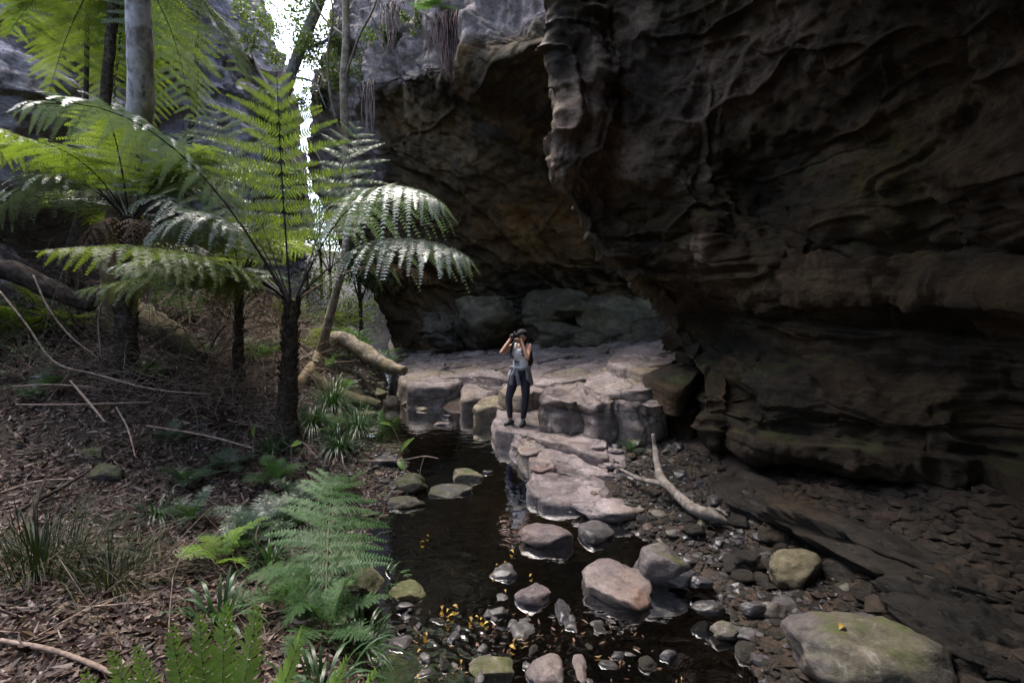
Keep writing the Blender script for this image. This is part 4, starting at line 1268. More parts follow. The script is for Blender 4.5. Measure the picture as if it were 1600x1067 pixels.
def tree_fern(name, base, crown, r0, r1, label, fronds, seed, group=None, mats=('frond', 'rachis'), fill=0, fl=(2.2, 2.9), W=.55, npair=18, nk=22, pl=.09, az=None, dead=0, lean=(0, 0), stubs=160, felev=(0.2, 1.0)):
    rg = np.random.default_rng(seed)
    root = empty(name, base, label, 'tree fern', group)
    fern_trunk(root, base, crown, r0, r1, seed, lean, stubs)
    crown = np.asarray(crown, float)
    loc = np.asarray(base, float)
    spec = []
    for f in fronds:
        spec.append(f)
    for i in range(fill):
        a = (az[0] + (az[1] - az[0]) * (i + rg.uniform(.2, .8)) / fill) if az else 2.39996 * i + rg.uniform(-.3, .3)
        L = rg.uniform(*fl)
        el = rg.uniform(*felev)
        h = np.array([math.cos(a), math.sin(a), 0])
        tip = crown + h * L * math.cos(el) + UPZ * L * math.sin(el) * .75
        spec.append(dict(tip=tip, rise=rg.uniform(.25, .5) * L * .8, mats=mats if i % 3 else ('frond_pale', 'rachis'), droop=rg.uniform(.2, .7)))
    for i, f in enumerate(spec):
        tip = np.asarray(f['tip'], float)
        L = np.linalg.norm(tip - crown)
        hd = nrm((tip - crown) * np.array([1, 1, 0]))
        b = crown + hd * r1 * .6 + np.array([0, 0, -.02])
        mid = f['mid'] if 'mid' in f else b + (tip - b) * .42 + UPZ * f.get('rise', .5)
        ms = f.get('mats', mats)
        me = frond_mesh('frond', ms, b=b - loc, m=np.asarray(mid) - loc, t=tip - loc, W=f.get('W', W), npair=f.get('npair', npair), nk=nk, pl=f.get('pl', pl),
                        droop=f.get('droop', .14), start=f.get('start', .24), side=f.get('side'), seed=seed * 50 + i, r0=f.get('r0', .013), lift=f.get('lift', .05))
        link('frond', me, root)
    for i in range(dead):           # hanging dead skirt
        a = 2.39996 * i + rg.uniform(-.3, .3)
        h = np.array([math.cos(a), math.sin(a), 0])
        L = rg.uniform(.6, 1.9)
        b = crown + h * r1 * .8 - UPZ * .08
        me = frond_mesh('dead_frond', ('frond_dead', 'rachis_dead'), b=b - loc, m=b + h * .55 + UPZ * .12 - loc, t=b + h * rg.uniform(.35, 1.1) - UPZ * L - loc, W=.28, npair=14, nk=8, pl=.04, droop=.9, start=.15, seed=seed * 70 + i, r0=.011)
        link('dead_frond', me, root)
    return root

def GP(u, v, d):
    """point on the ground below the given pixel column at depth d"""
    p = P(u, v, d)
    return np.array([p[0], p[1], gz(p[0], p[1])])

# --- main tree fern
b1 = GP(447, 682, 6.4); c1 = P(456, 468, 6.35)
CAMS = np.array([1.0, 0, 0])
F1 = [
 dict(tip=P(432, 108, 6.0), mid=P(440, 300, 6.3), side=(1, .15, 0), W=1.0, npair=14, pl=.105, droop=.10, start=.30, r0=.017),
 dict(tip=P(10, 175, 4.6), mid=P(250, 95, 5.6), W=.70, npair=22, pl=.09, mats=('frond_pale', 'rachis'), droop=.5, r0=.017),
 dict(tip=P(697, 322, 5.6), mid=P(560, 215, 5.9), W=.85, npair=24, pl=.10, mats=('frond_pale', 'rachis'), droop=.8, start=.33),
 dict(tip=P(738, 408, 5.5), mid=P(600, 310, 5.7), W=.75, npair=22, pl=.10, mats=('frond_pale', 'rachis'), droop=.7, start=.36),
 dict(tip=P(676, 436, 5.9), mid=P(590, 375, 6.0), W=.36, npair=16, pl=.05, mats=('frond_dead', 'rachis_dead'), droop=.5, start=.45),
 dict(tip=P(560, 190, 7.8), mid=P(515, 320, 7.0), side=(1, -.3, 0), W=.85, npair=14, pl=.10, start=.34),
 dict(tip=P(330, 165, 7.2), mid=P(395, 300, 6.7), side=(1, .2, 0), W=.85, npair=14, pl=.10, start=.34),
 dict(tip=P(205, 290, 7.3), mid=P(345, 215, 6.9), W=.7, pl=.10, npair=22, start=.3, droop=.5),
 dict(tip=P(225, 385, 5.9), mid=P(350, 250, 6.1), W=.65, pl=.095, npair=22, mats=('frond_pale', 'rachis'), droop=.7),
 dict(tip=P(610, 290, 8.2), mid=P(530, 300, 7.3), W=.6, start=.34),
 dict(tip=P(290, 360, 8.0), mid=P(380, 330, 7.2), W=.6),
]
tree_fern('tree_fern', b1, c1, .12, .10, 'tree fern with stout dark trunk and tall upright frond beside the stream', F1, 1, fill=9, az=(2.3, 4.3), fl=(1.9, 2.7), felev=(-.1, .4), mats=('frond', 'rachis'), npair=19, nk=26, pl=.105, stubs=260)

# --- left tree fern
b2 = GP(196, 575, 7.0); c2 = P(203, 338, 7.0)
F2 = [
 dict(tip=P(-60, 250, 6.6), mid=P(60, 180, 6.8), W=.62, mats=('frond', 'rachis'), droop=.25),
 dict(tip=P(-20, 340, 6.0), mid=P(90, 215, 6.4), W=.6, mats=('frond_pale', 'rachis'), droop=.6),
 dict(tip=P(60, 330, 8.4), mid=P(130, 260, 7.6), W=.55),
 dict(tip=P(330, 260, 7.6), mid=P(270, 250, 7.3), W=.6, mats=('frond', 'rachis')),
 dict(tip=P(390, 320, 6.9), mid=P(290, 215, 6.9), W=.65, droop=.5),
 dict(tip=P(345, 385, 6.2), mid=P(275, 255, 6.5), W=.6, mats=('frond_pale', 'rachis'), droop=.6),
 dict(tip=P(240, 200, 8.4), mid=P(225, 265, 7.7), side=(1, 0, 0), W=.6),
 dict(tip=P(130, 190, 8.2), mid=P(170, 260, 7.7), side=(1, 0, 0), W=.6),
 dict(tip=P(300, 200, 8.0), mid=P(255, 250, 7.5), side=(1, .3, 0), W=.6),
]
tree_fern('tree_fern', b2, c2, .135, .125, 'tree fern on the far left with a brown skirt of dead fronds', F2, 2, dead=11, fill=12, fl=(1.8, 2.5), felev=(0, .8), mats=('frond', 'rachis'), stubs=220)

# --- small slim tree fern between them
b3 = GP(372, 605, 8.0); c3 = P(374, 432, 8.0)
tree_fern('tree_fern', b3, c3, .085, .065, 'slim short tree fern between the two bigger ones', [], 3, fill=17, fl=(1.2, 2.1), W=.42, npair=15, nk=18, pl=.06, felev=(.1, 1.0), dead=6, stubs=90)

# --- tall tree fern on the left whose crown is above the picture
b4 = GP(88, 470, 8.6); c4 = P(185, -60, 7.9)
F4 = []
for (u, v, d, mu, mv, w) in [(8, 60, 7.6, 95, -75, .85), (75, 150, 7.9, 120, -20, .9), (388, 140, 8.0, 310, -75, .95), (300, 195, 8.1, 275, -10, .95), (160, 175, 8.5, 170, 10, .85), (235, 200, 8.6, 235, 10, .85), (440, 20, 8.2, 320, -110, .8), (-60, -30, 7.6, 60, -130, .8)]:
    F4.append(dict(tip=P(u, v, d), mid=P(mu, mv, d), W=w, start=.1, droop=.10, side=nrm(np.array([1.0, .5, -.8 * (u - 185) / 250]))))
tree_fern('tree_fern', b4, c4, .105, .075, 'tall dark-trunked tree fern whose drooping fronds fill the top left corner', F4, 4, fill=3, fl=(2.2, 2.8), felev=(-.5, .1), mats=('frond', 'rachis'), npair=24, nk=26, pl=.10, lean=(.25, 0), stubs=200)

# --- ferns without a trunk
def ground_fern(name, base, n, L, W, label, seed, mats=('frond_ground', 'rachis_green'), group=None, el=(.6, 1.2), npair=16, nk=14, pl=.03, spec=(), az=(0, 6.283), droop=.12, cat='fern'):
    rg = np.random.default_rng(seed)
    root = empty(name, base, label, cat, group)
    base = np.asarray(base, float)
    allf = list(spec)
    for i in range(n):
        a = az[0] + (az[1] - az[0]) * (i + rg.uniform(.1, .9)) / n
        l = L * rg.uniform(.7, 1.1); e = rg.uniform(*el)
        h = np.array([math.cos(a), math.sin(a), 0])
        tip = base + h * l * math.cos(e) + UPZ * l * math.sin(e) * .72
        allf.append(dict(tip=tip, mid=base + h * l * math.cos(e) * .3 + UPZ * l * (math.sin(e) * .6 + .14)))
    for i, f in enumerate(allf):
        me = frond_mesh('frond', f.get('mats', mats), b=np.zeros(3), m=np.asarray(f['mid']) - base, t=np.asarray(f['tip']) - base, W=f.get('W', W), npair=f.get('npair', npair), nk=f.get('nk', nk),
                        pl=f.get('pl', pl), droop=f.get('droop', droop), start=f.get('start', .22), side=f.get('side'), seed=seed * 60 + i, r0=f.get('r0', L * .006), env=f.get('env', (.35, .8)), bw=f.get('bw', .36), simple=f.get('simple', False), tipang=40, baseang=f.get('baseang', 10))
        link('frond', me, root)
    return root

# fern by the stream: one big frond facing the camera
bf = np.array([*G(508, 985, .15)[:2], .12]); bf[2] = gz(bf[0], bf[1])
ground_fern('fern', bf, 5, .55, .13, 'large green fern at the left stream edge with one broad upright frond', 11, mats=('frond_stream', 'rachis_green'),
            spec=[dict(tip=P(520, 738, 4.0), mid=P(510, 850, 3.2), side=(1, .1, 0), W=.46, npair=14, nk=20, pl=.075, droop=.22, start=.20, r0=.008, bw=.44, env=(.5, .55)),
                  dict(tip=P(385, 905, 2.9), mid=P(455, 850, 3.0), W=.2, nk=18, pl=.04), dict(tip=P(560, 905, 2.85), mid=P(545, 880, 3.0), W=.16, nk=18, pl=.035),
                  dict(tip=P(440, 985, 2.6), mid=P(480, 900, 2.9), W=.18, nk=18, pl=.035)], el=(.3, .8))
# light green fern bottom edge
bb = np.array([-1.12, 1.62, 0]); bb[2] = gz(bb[0], bb[1])
ground_fern('fern', bb, 0, .6, .14, 'light green fern with upright fronds along the bottom edge', 12, mats=('frond_light', 'rachis_green'),
            spec=[dict(tip=P(u, v, d), mid=P(u * .75 + 330 * .25, v + 150, d - .10), side=(1, sk, 0), W=w * 1.9, npair=24, simple=True, r0=.003, droop=.08)
                  for u, v, d, w, sk in [(172, 1010, 1.70, .050, .45), (212, 1003, 1.72, .052, .4), (268, 972, 1.78, .058, .3), (312, 955, 1.84, .064, .15), (352, 943, 1.88, .070, 0), (402, 940, 1.90, .072, -.2), (474, 975, 1.84, .066, -.7), (545, 1020, 1.80, .06, -1.0), (590, 1040, 1.85, .06, -1.2), (130, 1045, 1.66, .05, .6)]])
bs = GP(345, 870, 3.6)
ground_fern('fern', bs, 6, .55, .12, 'small bright fern left of the large stream-edge fern', 13, mats=('frond_light', 'rachis_green'), el=(.3, .9), nk=14, pl=.026)
bs = GP(410, 790, 4.3)
ground_fern('fern', bs, 9, .6, .15, 'dark bluish fern behind the small bright fern', 14, mats=('frond_dark', 'rachis'), el=(.3, .9))
bs = GP(470, 760, 4.9)
ground_fern('fern', bs, 8, .5, .12, 'low dark fern at the foot of the big tree fern', 15, mats=('frond_dark', 'rachis'), el=(.2, .8))
bs = GP(290, 745, 4.9)
ground_fern('fern', bs, 7, .45, .10, 'small dusky fern alone on the leaf litter', 16, mats=('frond_dark', 'rachis'), el=(.2, .8))
bs = GP(360, 720, 5.4)
ground_fern('fern', bs, 7, .5, .12, 'dusky fern left of the stout fern trunk', 17, mats=('frond_dark', 'rachis'), el=(.2, .8))
FB = [(300, 800, 4.2, .45, .10, 'dark low fern in the middle of the litter bank', 'frond_dark'), (430, 740, 5.2, .55, .13, 'leafy fern between the stout fern trunk and the large green fern', 'frond_stream'), (380, 830, 3.9, .5, .12, 'dusky fern beside the small bright fern', 'frond_dark'), (540, 770, 5.2, .45, .11, 'low fern on the gravel spit', 'frond_stream'),
      (520, 690, 6.9, .5, .12, 'fern among the sedge right of the stout fern trunk', 'frond_stream'), (270, 690, 5.7, .4, .09, 'small fern on the litter beyond the long stick', 'frond_dark'), (450, 900, 3.1, .45, .11, 'low fern left of the base of the large green fern', 'frond_stream'), (230, 620, 6.9, .6, .14, 'fern at the foot of the left tree fern', 'frond_dark'),
      (590, 520, 13.5, 1.5, .34, 'pale fern crown hanging beside the dark cave edge', 'frond_ground'), (545, 500, 12.5, 1.4, .32, 'pale fern behind the curved slender trunk', 'frond_ground'),
      (410, 545, 9.4, 1.2, .28, 'pale fern just left of the stout fern trunk', 'frond_ground'), (500, 515, 11.5, 1.4, .3, 'fern above the upper fallen log', 'frond'),
      (560, 545, 14.5, 1.2, .28, 'fern behind the end of the upper fallen log', 'frond_ground'), (75, 440, 8.0, 1.5, .35, 'bright fern at the left edge above the dark log', 'frond'),
      (20, 450, 7.4, 1.3, .3, 'fern cut by the left edge above the dark log', 'frond'), (300, 470, 10, 1.5, .35, 'dull fern beneath the left tree ferns', 'frond_dark'),
      (250, 600, 7.4, .8, .18, 'low fern beside the left fern trunk', 'frond_dark'), (320, 590, 8.6, .9, .2, 'low fern left of the slim tree fern', 'frond_dark'),
      (60, 600, 6.2, .8, .18, 'small fern low at the left edge', 'frond_dark'), (450, 520, 12.5, 1.5, .35, 'bushy fern in the background between trunk and log', 'frond'),
      (985, 690, 6.6, .32, .07, 'tiny dark fern growing beside the damp path', 'frond_dark'), (540, 610, 9.6, .5, .12, 'small fern between the two fallen logs', 'frond_ground'),
      (515, 590, 10.4, .7, .16, 'soft fern behind the root knot', 'frond_ground'), (350, 520, 11.5, 1.6, .36, 'background fern behind the slim tree fern', 'frond'),
      (395, 445, 13.5, 1.8, .4, 'tall background fern under the cliff', 'frond'), (520, 450, 15.5, 1.9, .4, 'far fern in front of the bright gap', 'frond')]
for i, (u, v, d, L, W, lab, mt) in enumerate(FB):
    ground_fern('fern', GP(u, v, d), 11 if L > 1 else 8, L, W, lab, 30 + i, mats=(mt, 'rachis' if mt == 'frond_dark' else 'rachis_green'), el=(.35, 1.15), npair=14, nk=12, pl=W * .2)

# ------------------------------------------------------------------ sedges and grass
def blades(name, base, n, L, w, label, cat, seed, mat='strap', spread=1.0, bend=.6, group=None, rad=.08):
    rg = np.random.default_rng(seed)
    k = 6
    a = rg.uniform(0, 6.283, n); l = L * rg.uniform(.5, 1.1, n); sp = spread * rg.uniform(.25, 1, n)
    h = np.stack([np.cos(a), np.sin(a), a * 0], -1)
    sd = np.stack([-np.sin(a), np.cos(a), a * 0], -1)
    t = np.linspace(0, 1, k)
    p0 = h * rg.uniform(0, rad, n)[:, None]
    pts = p0[:, None] + h[:, None] * (l * sp)[:, None, None] * (t ** 1.3)[None, :, None] + UPZ * (l[:, None] * (t[None] * (1.25 - .5 * sp[:, None]) - bend * sp[:, None] * t[None] ** 2.4))[..., None]
    ww = w * (np.sin(np.pi * (t * .86 + .14)) ** .7)
    ww[-1] = w * .06
    A = pts - sd[:, None] * ww[None, :, None]
    B = pts + sd[:, None] * ww[None, :, None]
    V = np.stack([A, B], 2).reshape(-1, 3)
    F = []
    i = np.arange(n)[:, None] * (2 * k) + np.arange(k - 1)[None] * 2
    F = np.stack([i, i + 1, i + 3, i + 2], -1).reshape(-1, 4)
    return tag(link(name, mesh(name, V, F, True, M[mat]), None, base), label, cat, group)
SG = [(520, 660, 8.2, 70, .75, .012, 'large dark sedge clump under the lower fallen log'), (560, 690, 7.0, 60, .5, .010, 'sedge clump at the pool edge right of the stout fern trunk'),
      (490, 700, 7.0, 55, .5, .010, 'sedge clump at the foot of the stout fern trunk'), (530, 720, 6.2, 45, .45, .010, 'sedge tuft left of the sapling'),
      (470, 800, 4.5, 45, .45, .011, 'strap-leaved clump behind the large green fern'), (420, 850, 3.7, 36, .5, .014, 'strap-leaved clump left of the large green fern'),
      (340, 930, 2.8, 22, .5, .020, 'broad strap leaves behind the light green fern'), (560, 960, 2.75, 26, .42, .012, 'arching strap leaves hanging at the stream edge'),
      (590, 870, 3.6, 14, .4, .012, 'few strap leaves reaching over the water'), (500, 1040, 2.2, 24, .45, .014, 'strap leaves between the two nearest ferns'),
      (245, 800, 4.2, 16, .4, .014, 'sparse strap leaves on the leaf litter'), (430, 720, 6.0, 24, .4, .012, 'strap leaves beside the stout fern trunk on the left')]
for i, (u, v, d, n, L, w, lab) in enumerate(SG):
    blades('sedge_clump', GP(u, v, d), 2 * int(n * (2 if d > 4.7 else 1.2)), L * (1.25 if d > 4.7 else .8), w * .6, lab, 'sedge', 200 + i, bend=.95, spread=1.15, rad=.14)
blades('grass_tuft', GP(60, 900, 3.0), 380, .55, .003, 'thick tuft of fine dark grass at the lower left', 'grass', 231, 'grass', 1.0, .75, rad=.4)
blades('grass_tuft', GP(170, 900, 3.0), 260, .45, .003, 'thinner tuft of fine grass right of the thick one', 'grass', 232, 'grass', 1.0, .75, rad=.35)

# ------------------------------------------------------------------ sapling at the water
def leaf_arr(b, t, w, nor=UPZ, curl=.15, k=5):
    b = np.asarray(b, float); t = np.asarray(t, float)
    ax = t - b; L = np.linalg.norm(ax)
    sd = nrm(np.cross(ax, nor))
    up = nrm(np.cross(sd, ax))
    s = np.linspace(0, 1, k)
    wd = w * np.sin(np.pi * np.clip(s * .93 + .04, 0, 1)) ** .85
    c = b + ax * s[:, None] - up * (curl * L * (s - .5) ** 2 * 2)[:, None]
    l = c - sd * wd[:, None] + up * (wd * .35)[:, None]
    r = c + sd * wd[:, None] + up * (wd * .35)[:, None]
    V = np.stack([l, c, r], 1).reshape(-1, 3)
    F = []
    for i in range(k - 1):
        for j in range(2):
            a = i * 3 + j
            F.append([a, a + 1, a + 4, a + 3])
    return V, np.array(F)
sb = GP(606, 735, 6.1)
sap = empty('sapling', sb, 'young sapling with a few bright broad leaves at the pool edge', 'sapling')
def twigpart(root, pts, rad, name='stem', mat='twig', k=6):
    loc = np.array(root.location)
    V, F = tube(np.array(pts) - loc, rad, k, max(6, len(pts) * 4), 1, .08, 12)
    return link(name, mesh(name, V, F, True, M[mat]), root)
def leafpart(root, a, b, w, mat='bright_leaf', nor=(0, -.6, .8), name='leaf'):
    loc = np.array(root.location)
    V, F = leaf_arr(np.asarray(a) - loc, np.asarray(b) - loc, w, np.array(nor))
    return link(name, mesh(name, V, F, True, M[mat]), root)
sd_ = sb[1]
twigpart(sap, [sb, P(622, 712, sd_), P(624, 690, sd_), P(612, 665, sd_)], [.008, .007, .006, .004])
leafpart(sap, P(622, 708, sd_), P(645, 683, sd_ - .1), .045)
leafpart(sap, P(612, 664, sd_), P(595, 660, sd_ - .1), .03)
leafpart(sap, P(622, 715, sd_), P(632, 735, sd_ - .15), .05)
leafpart(sap, P(610, 735, sd_), P(592, 745, sd_ - .2), .05)
leafpart(sap, P(600, 745, sd_ - .1), P(612, 768, sd_ - .3), .055)
for i, (u, v, u2, v2, w) in enumerate([(455, 695, 470, 700, .05), (345, 770, 350, 745, .04), (395, 685, 398, 672, .04)]):
    p = GP(u, v + 15, 5.5 + i * .1)
    r_ = empty('seedling', p, ['seedling with one pale oval leaf right of the stout fern trunk foot', 'seedling with a narrow bright leaf on the litter', 'tiny seedling left of the stout fern trunk'][i], 'seedling')
    twigpart(r_, [p, P(u, v + 6, p[1]), P(u, v, p[1])], [.006, .005, .004], mat='twig')
    leafpart(r_, P(u, v, p[1]), P(u2, v2 - 8, p[1] - .05), w)

# ------------------------------------------------------------------ trees
def leaf_cloud(centers, radii, n, size, seed, clump=None, asp=.45):
    rg = np.random.default_rng(seed)
    ci = rg.integers(0, len(centers), n)
    d = nrm(rg.normal(size=(n, 3))) * (rg.uniform(0, 1, n) ** .45)[:, None]
    c = np.asarray(centers)[ci] + d * np.asarray(radii)[ci][:, None]
    ax = nrm(rg.normal(size=(n, 3)) + np.array([0, 0, -.3]))
    sd = nrm(np.cross(ax, nrm(rg.normal(size=(n, 3)))))
    s = size * rg.uniform(.6, 1.3, n)
    l = c + ax * s[:, None]
    mid = c + ax * (s * .45)[:, None]
    V = np.stack([c, mid - sd * (s * asp * .5)[:, None], l, mid + sd * (s * asp * .5)[:, None]], 1).reshape(-1, 3)
    F = np.arange(n * 4).reshape(n, 4)
    return V, F

def tree(name, pts, rad, label, mat, seed, limbs=(), crown=None, rough=.10, rs=3, group=None, k=14, leafmat='crown', cat='tree', n=48, roots=()):
    base = np.asarray(pts[0], float)
    root = empty(name, base, label, cat, group)
    V, F = tube(np.array(pts) - base, rad, k, n, seed, rough, rs)
    link('trunk', mesh('trunk', V, F, True, M[mat]), root)
    for L in limbs:
        V, F = tube(np.array(L[0]) - base, L[1], 8, len(L[0]) * 6, seed + 3, rough, 6)
        link('branch', mesh('branch', V, F, True, M[mat]), root)
    for L in roots:
        V, F = tube(np.array(L[0]) - base, L[1], 10, len(L[0]) * 7, seed + 5, .18, 6)
        link('root', mesh('root', V, F, True, M[L[2] if len(L) > 2 else mat]), root)
    if crown:
        cs, rs_, nl, sz = crown
        V, F = leaf_cloud(np.asarray(cs) - base, rs_, nl, sz, seed + 9)
        link('crown', mesh('crown', V, F, False, M[leafmat]), root)
    return root
def clumps(c, R_, n, r, seed):
    rg = np.random.default_rng(seed)
    return [np.asarray(c) + nrm(rg.normal(size=3)) * np.asarray(R_) * rg.uniform(.2, 1) for _ in range(n)], [r * rg.uniform(.6, 1.3) for _ in range(n)]

cs, rs_ = clumps(P(225, -520, 6.4), (1.8, 1.8, 1.0), 34, .5, 3)
wb = GP(185, 500, 8.6)
tree('pale_tree', [wb - UPZ * .3, P(183, 480, 8.5), P(178, 400, 8.1), P(192, 300, 7.6), P(217, 190, 7.1), P(220, 90, 6.8), P(216, 0, 6.6), P(220, -160, 6.5), P(228, -420, 6.4)],
     [.30, .22, .18, .16, .16, .155, .15, .14, .08], 'straight pale lichen-spotted tree trunk behind the left tree fern', 'white_bark', 5,
     limbs=[([P(220, -160, 6.5), P(300, -300, 6.4), P(330, -480, 6.4)], [.08, .06, .03]), ([P(222, -220, 6.5), P(140, -340, 6.6), P(100, -500, 6.8)], [.08, .06, .03])],
     crown=(cs, rs_, 1800, .11), roots=[([P(188, 470, 8.5), P(235, 505, 8.2), P(285, 535, 7.9), P(315, 560, 7.7)], [.2, .26, .24, .12], 'log_moss')])
V, F = tube(np.array([wb - UPZ * .3, P(183, 480, 8.5), P(178, 400, 8.1), P(190, 330, 7.75)]) - wb + UPZ * .3, [.32, .235, .19, .165], 14, 26, 5, .08, 3)
link('lower_trunk', mesh('lower_trunk', V, F, True, M['cream_bark']), [o for o in bpy.data.objects if o.name.startswith('pale_tree')][0])
ct = P(500, 556, 9.6)
cs, rs_ = clumps(P(520, -260, 10.6), (1.6, 1.6, 1.5), 22, .4, 8)
tree('slender_tree', [ct, P(510, 515, 9.6), P(523, 465, 9.7), P(537, 405, 9.8), P(545, 330, 10), P(541, 230, 10.2), P(537, 130, 10.3), P(541, 40, 10.4), P(534, -120, 10.5), P(525, -260, 10.6)],
     [.13, .10, .085, .08, .075, .08, .085, .08, .07, .04], 'slender curved pale trunk rising from a root knot above the pool', 'log', 6,
     limbs=[([P(541, 230, 10.2), P(520, 170, 10.1), P(512, 90, 10), P(520, 20, 9.9), P(505, -60, 9.8)], [.03, .028, .025, .02, .01]),
            ([P(537, 130, 10.3), P(560, 60, 10.2), P(585, 10, 10), P(600, -60, 9.8)], [.03, .025, .02, .01]),
            ([P(541, 60, 10.4), P(500, 20, 10.6), P(470, -60, 10.8)], [.03, .02, .01]),
            ([P(540, 330, 10.0), P(500, 250, 10.2), P(478, 210, 10.4)], [.015, .012, .006])],
     crown=(cs, rs_, 2600, .08), roots=[([P(503, 550, 9.6), P(475, 560, 9.4), P(455, 570, 9.2)], [.07, .06, .03]), ([P(500, 552, 9.6), P(490, 575, 9.4), P(470, 600, 9.1), P(458, 640, 8.9)], [.12, .14, .13, .08], 'cream_bark'),
            ([P(505, 550, 9.6), P(500, 580, 9.5), P(485, 610, 9.3)], [.05, .05, .03]), ([P(470, 545, 9.5), P(488, 562, 9.4), P(498, 566, 9.3)], [.03, .035, .03])])
sb2 = GP(395, 330, 17)
cs, rs_ = clumps(P(470, 60, 17), (2.0, 1.8, 2.6), 26, .55, 12)
cs2, rs2 = clumps(P(440, 200, 17), (1.2, 1.2, 1.2), 9, .4, 13)
tree('leaning_tree', [sb2, P(415, 250, 17), P(437, 170, 17), P(468, 80, 17), P(500, 0, 17), P(530, -90, 17)], [.22, .21, .2, .19, .18, .12], 'leaning grey tree in front of the bright sky gap', 'grey_bark', 7,
     limbs=[([P(437, 170, 17), P(400, 100, 17.5), P(380, 30, 18)], [.09, .06, .02]), ([P(468, 80, 17), P(515, 60, 17), P(545, 20, 17)], [.07, .05, .02]), ([P(455, 120, 17), P(490, 130, 16.5), P(510, 170, 16)], [.05, .03, .01])],
     crown=(list(cs) + list(cs2), list(rs_) + list(rs2), 6500, .14))
for i, (u, v0, v1, d, r, lab) in enumerate([(128, 560, -60, 8.2, .05, 'thin dark sapling trunk beside the tall fern'), (300, 480, -100, 12, .07, 'thin dim tree trunk far behind the left tree ferns')]):
    b = GP(u, v0, d)
    cs, rs_ = clumps(P(u + 20, v1 - 60, d), (1.2, 1.2, .8), 10, .35, 50 + i)
    tree('young_tree', [b, P(u - 4, (v0 + v1) * .6, d), P(u + 5, (v0 + v1) * .4, d), P(u + 10, v1, d)], [r * 1.3, r, r * .8, r * .5], lab, 'dark_bark', 60 + i, crown=(cs, rs_, 500, .09))

# bushes and far trees closing the gorge behind
BG = [(480, 440, 24, 2.2, 'rounded leafy bush far behind the curved slender trunk', 'crown'), (425, 400, 22, 2.4, 'dark bush at the foot of the far left cliff', 'crown_dark'),
      (545, 490, 23, 1.5, 'leafy bush at the end of the stream under the cave edge', 'crown'), (515, 390, 29, 3.0, 'pale far tree filling the low part of the gap', 'crown'),
      (500, 350, 27, 3.2, 'tall far bush closing the low end of the sky gap', 'crown'), (445, 330, 31, 3.6, 'far tree standing low in the sky gap', 'crown'), (562, 420, 19, 1.7, 'bush against the lit edge of the cave mouth', 'crown'),
      (390, 330, 27, 3.0, 'far tree against the left cliff', 'crown'), (60, 470, 9.2, 1.0, 'dark shrub at the left edge', 'crown_dark')]
for i, (u, v, d, r, lab, lm) in enumerate(BG):
    c = P(u, v, d)
    g = gz(c[0], c[1])
    b = np.array([c[0], c[1], min(g, c[2] - r * .5)])
    cs, rs_ = clumps(c, (r, r, r * .8), 20, r * .38, 80 + i)
    tree('bush' if 'bush' in lab or 'shrub' in lab else 'far_tree', [b - UPZ * .1, (b + c) / 2, c + UPZ * r * .4], [.09, .07, .03], lab, 'dark_bark', 90 + i,
         limbs=[([(b + c) / 2, cs[j] * .6 + c * .4, cs[j]], [.04, .03, .01]) for j in range(4)], crown=(cs, rs_, int(1700 + 300 * r), .06 + .004 * d), leafmat=lm, cat='bush' if 'bush' in lab or 'shrub' in lab else 'tree')
US = [(270, 470, 9.6, .7, 'small-leaved grey-green shrub behind the mossy root'), (330, 500, 10.2, .7, 'small-leaved shrub left of the slim tree fern'), (410, 520, 10.8, .8, 'pale small-leaved shrub between the slim and the stout tree fern'),
      (300, 430, 11.5, .9, 'upper shrub on the slope behind the mossy root'), (470, 500, 13, .9, 'pale shrub behind the stout fern trunk'), (120, 440, 8.4, .6, 'low shrub between the dark log and the pale tree'), (30, 520, 7.0, .5, 'low dark shrub at the left edge under the dark log'),
      (365, 460, 12.5, .9, 'thin shrub on the far slope'), (530, 540, 12, .6, 'low leafy plant behind the upper fallen log'), (440, 470, 15, 1.2, 'loose bush high on the far slope')]
for i, (u, v, d, r, lab) in enumerate(US):
    b = GP(u, v, d)
    c = b + UPZ * r * .7
    cs, rs_ = clumps(c, (r, r, r * .6), 14, r * .32, 740 + i)
    tree('shrub', [b - UPZ * .05, (b + c) / 2, c], [.03, .025, .012], lab, 'twig', 760 + i, limbs=[([b, (b * .4 + cs[j] * .6), cs[j]], [.014, .010, .004]) for j in range(7)], crown=(cs, rs_, 620, .055), leafmat='pale_leaf', cat='shrub', k=6, n=12)
# added unseen trees on the camera side, put there to shade the bank
cs, rs_ = clumps((-4.3, 3.6, 7.6), (1.7, 1.6, .8), 26, .5, 700)
tree('added_shade_tree', [(-7.2, 1.2, gz(-7.2, 1.2)), (-7.0, 1.4, 3.0), (-6.3, 2.0, 5.4), (-5.0, 3.0, 7.2), (-4.0, 3.8, 8.2)], [.2, .16, .14, .10, .05], 'added unseen leafy tree shading the bank from beyond the left edge', 'grey_bark', 701,
     limbs=[([(-5.6, 2.5, 6.4), (-4.6, 2.4, 7.2), (-3.6, 2.6, 7.6)], [.06, .04, .02])], crown=(cs, rs_, 3200, .13))

for i, (x, y, cx, cy, cz, lab) in enumerate([(-6.8, -2.0, -4.6, -0.6, 6.4, 'added unseen broad leafy tree shading the left bank behind the photographer'), (-3.4, -1.6, -2.9, 0.6, 6.2, 'added unseen leafy tree shading the near bank behind the photographer')]):
    cs, rs_ = clumps((cx, cy, cz), (2.0, 1.7, .9), 30, .55, 710 + i)
    g = gz(x, y)
    tree('added_shade_tree', [(x, y, g - .1), (x + .1, y, g + 2), ((x + cx) / 2, (y + cy) / 2, 4.6), (cx, cy, cz)], [.18, .15, .12, .05], lab, 'grey_bark', 715 + i, crown=(cs, rs_, 2600, .14))
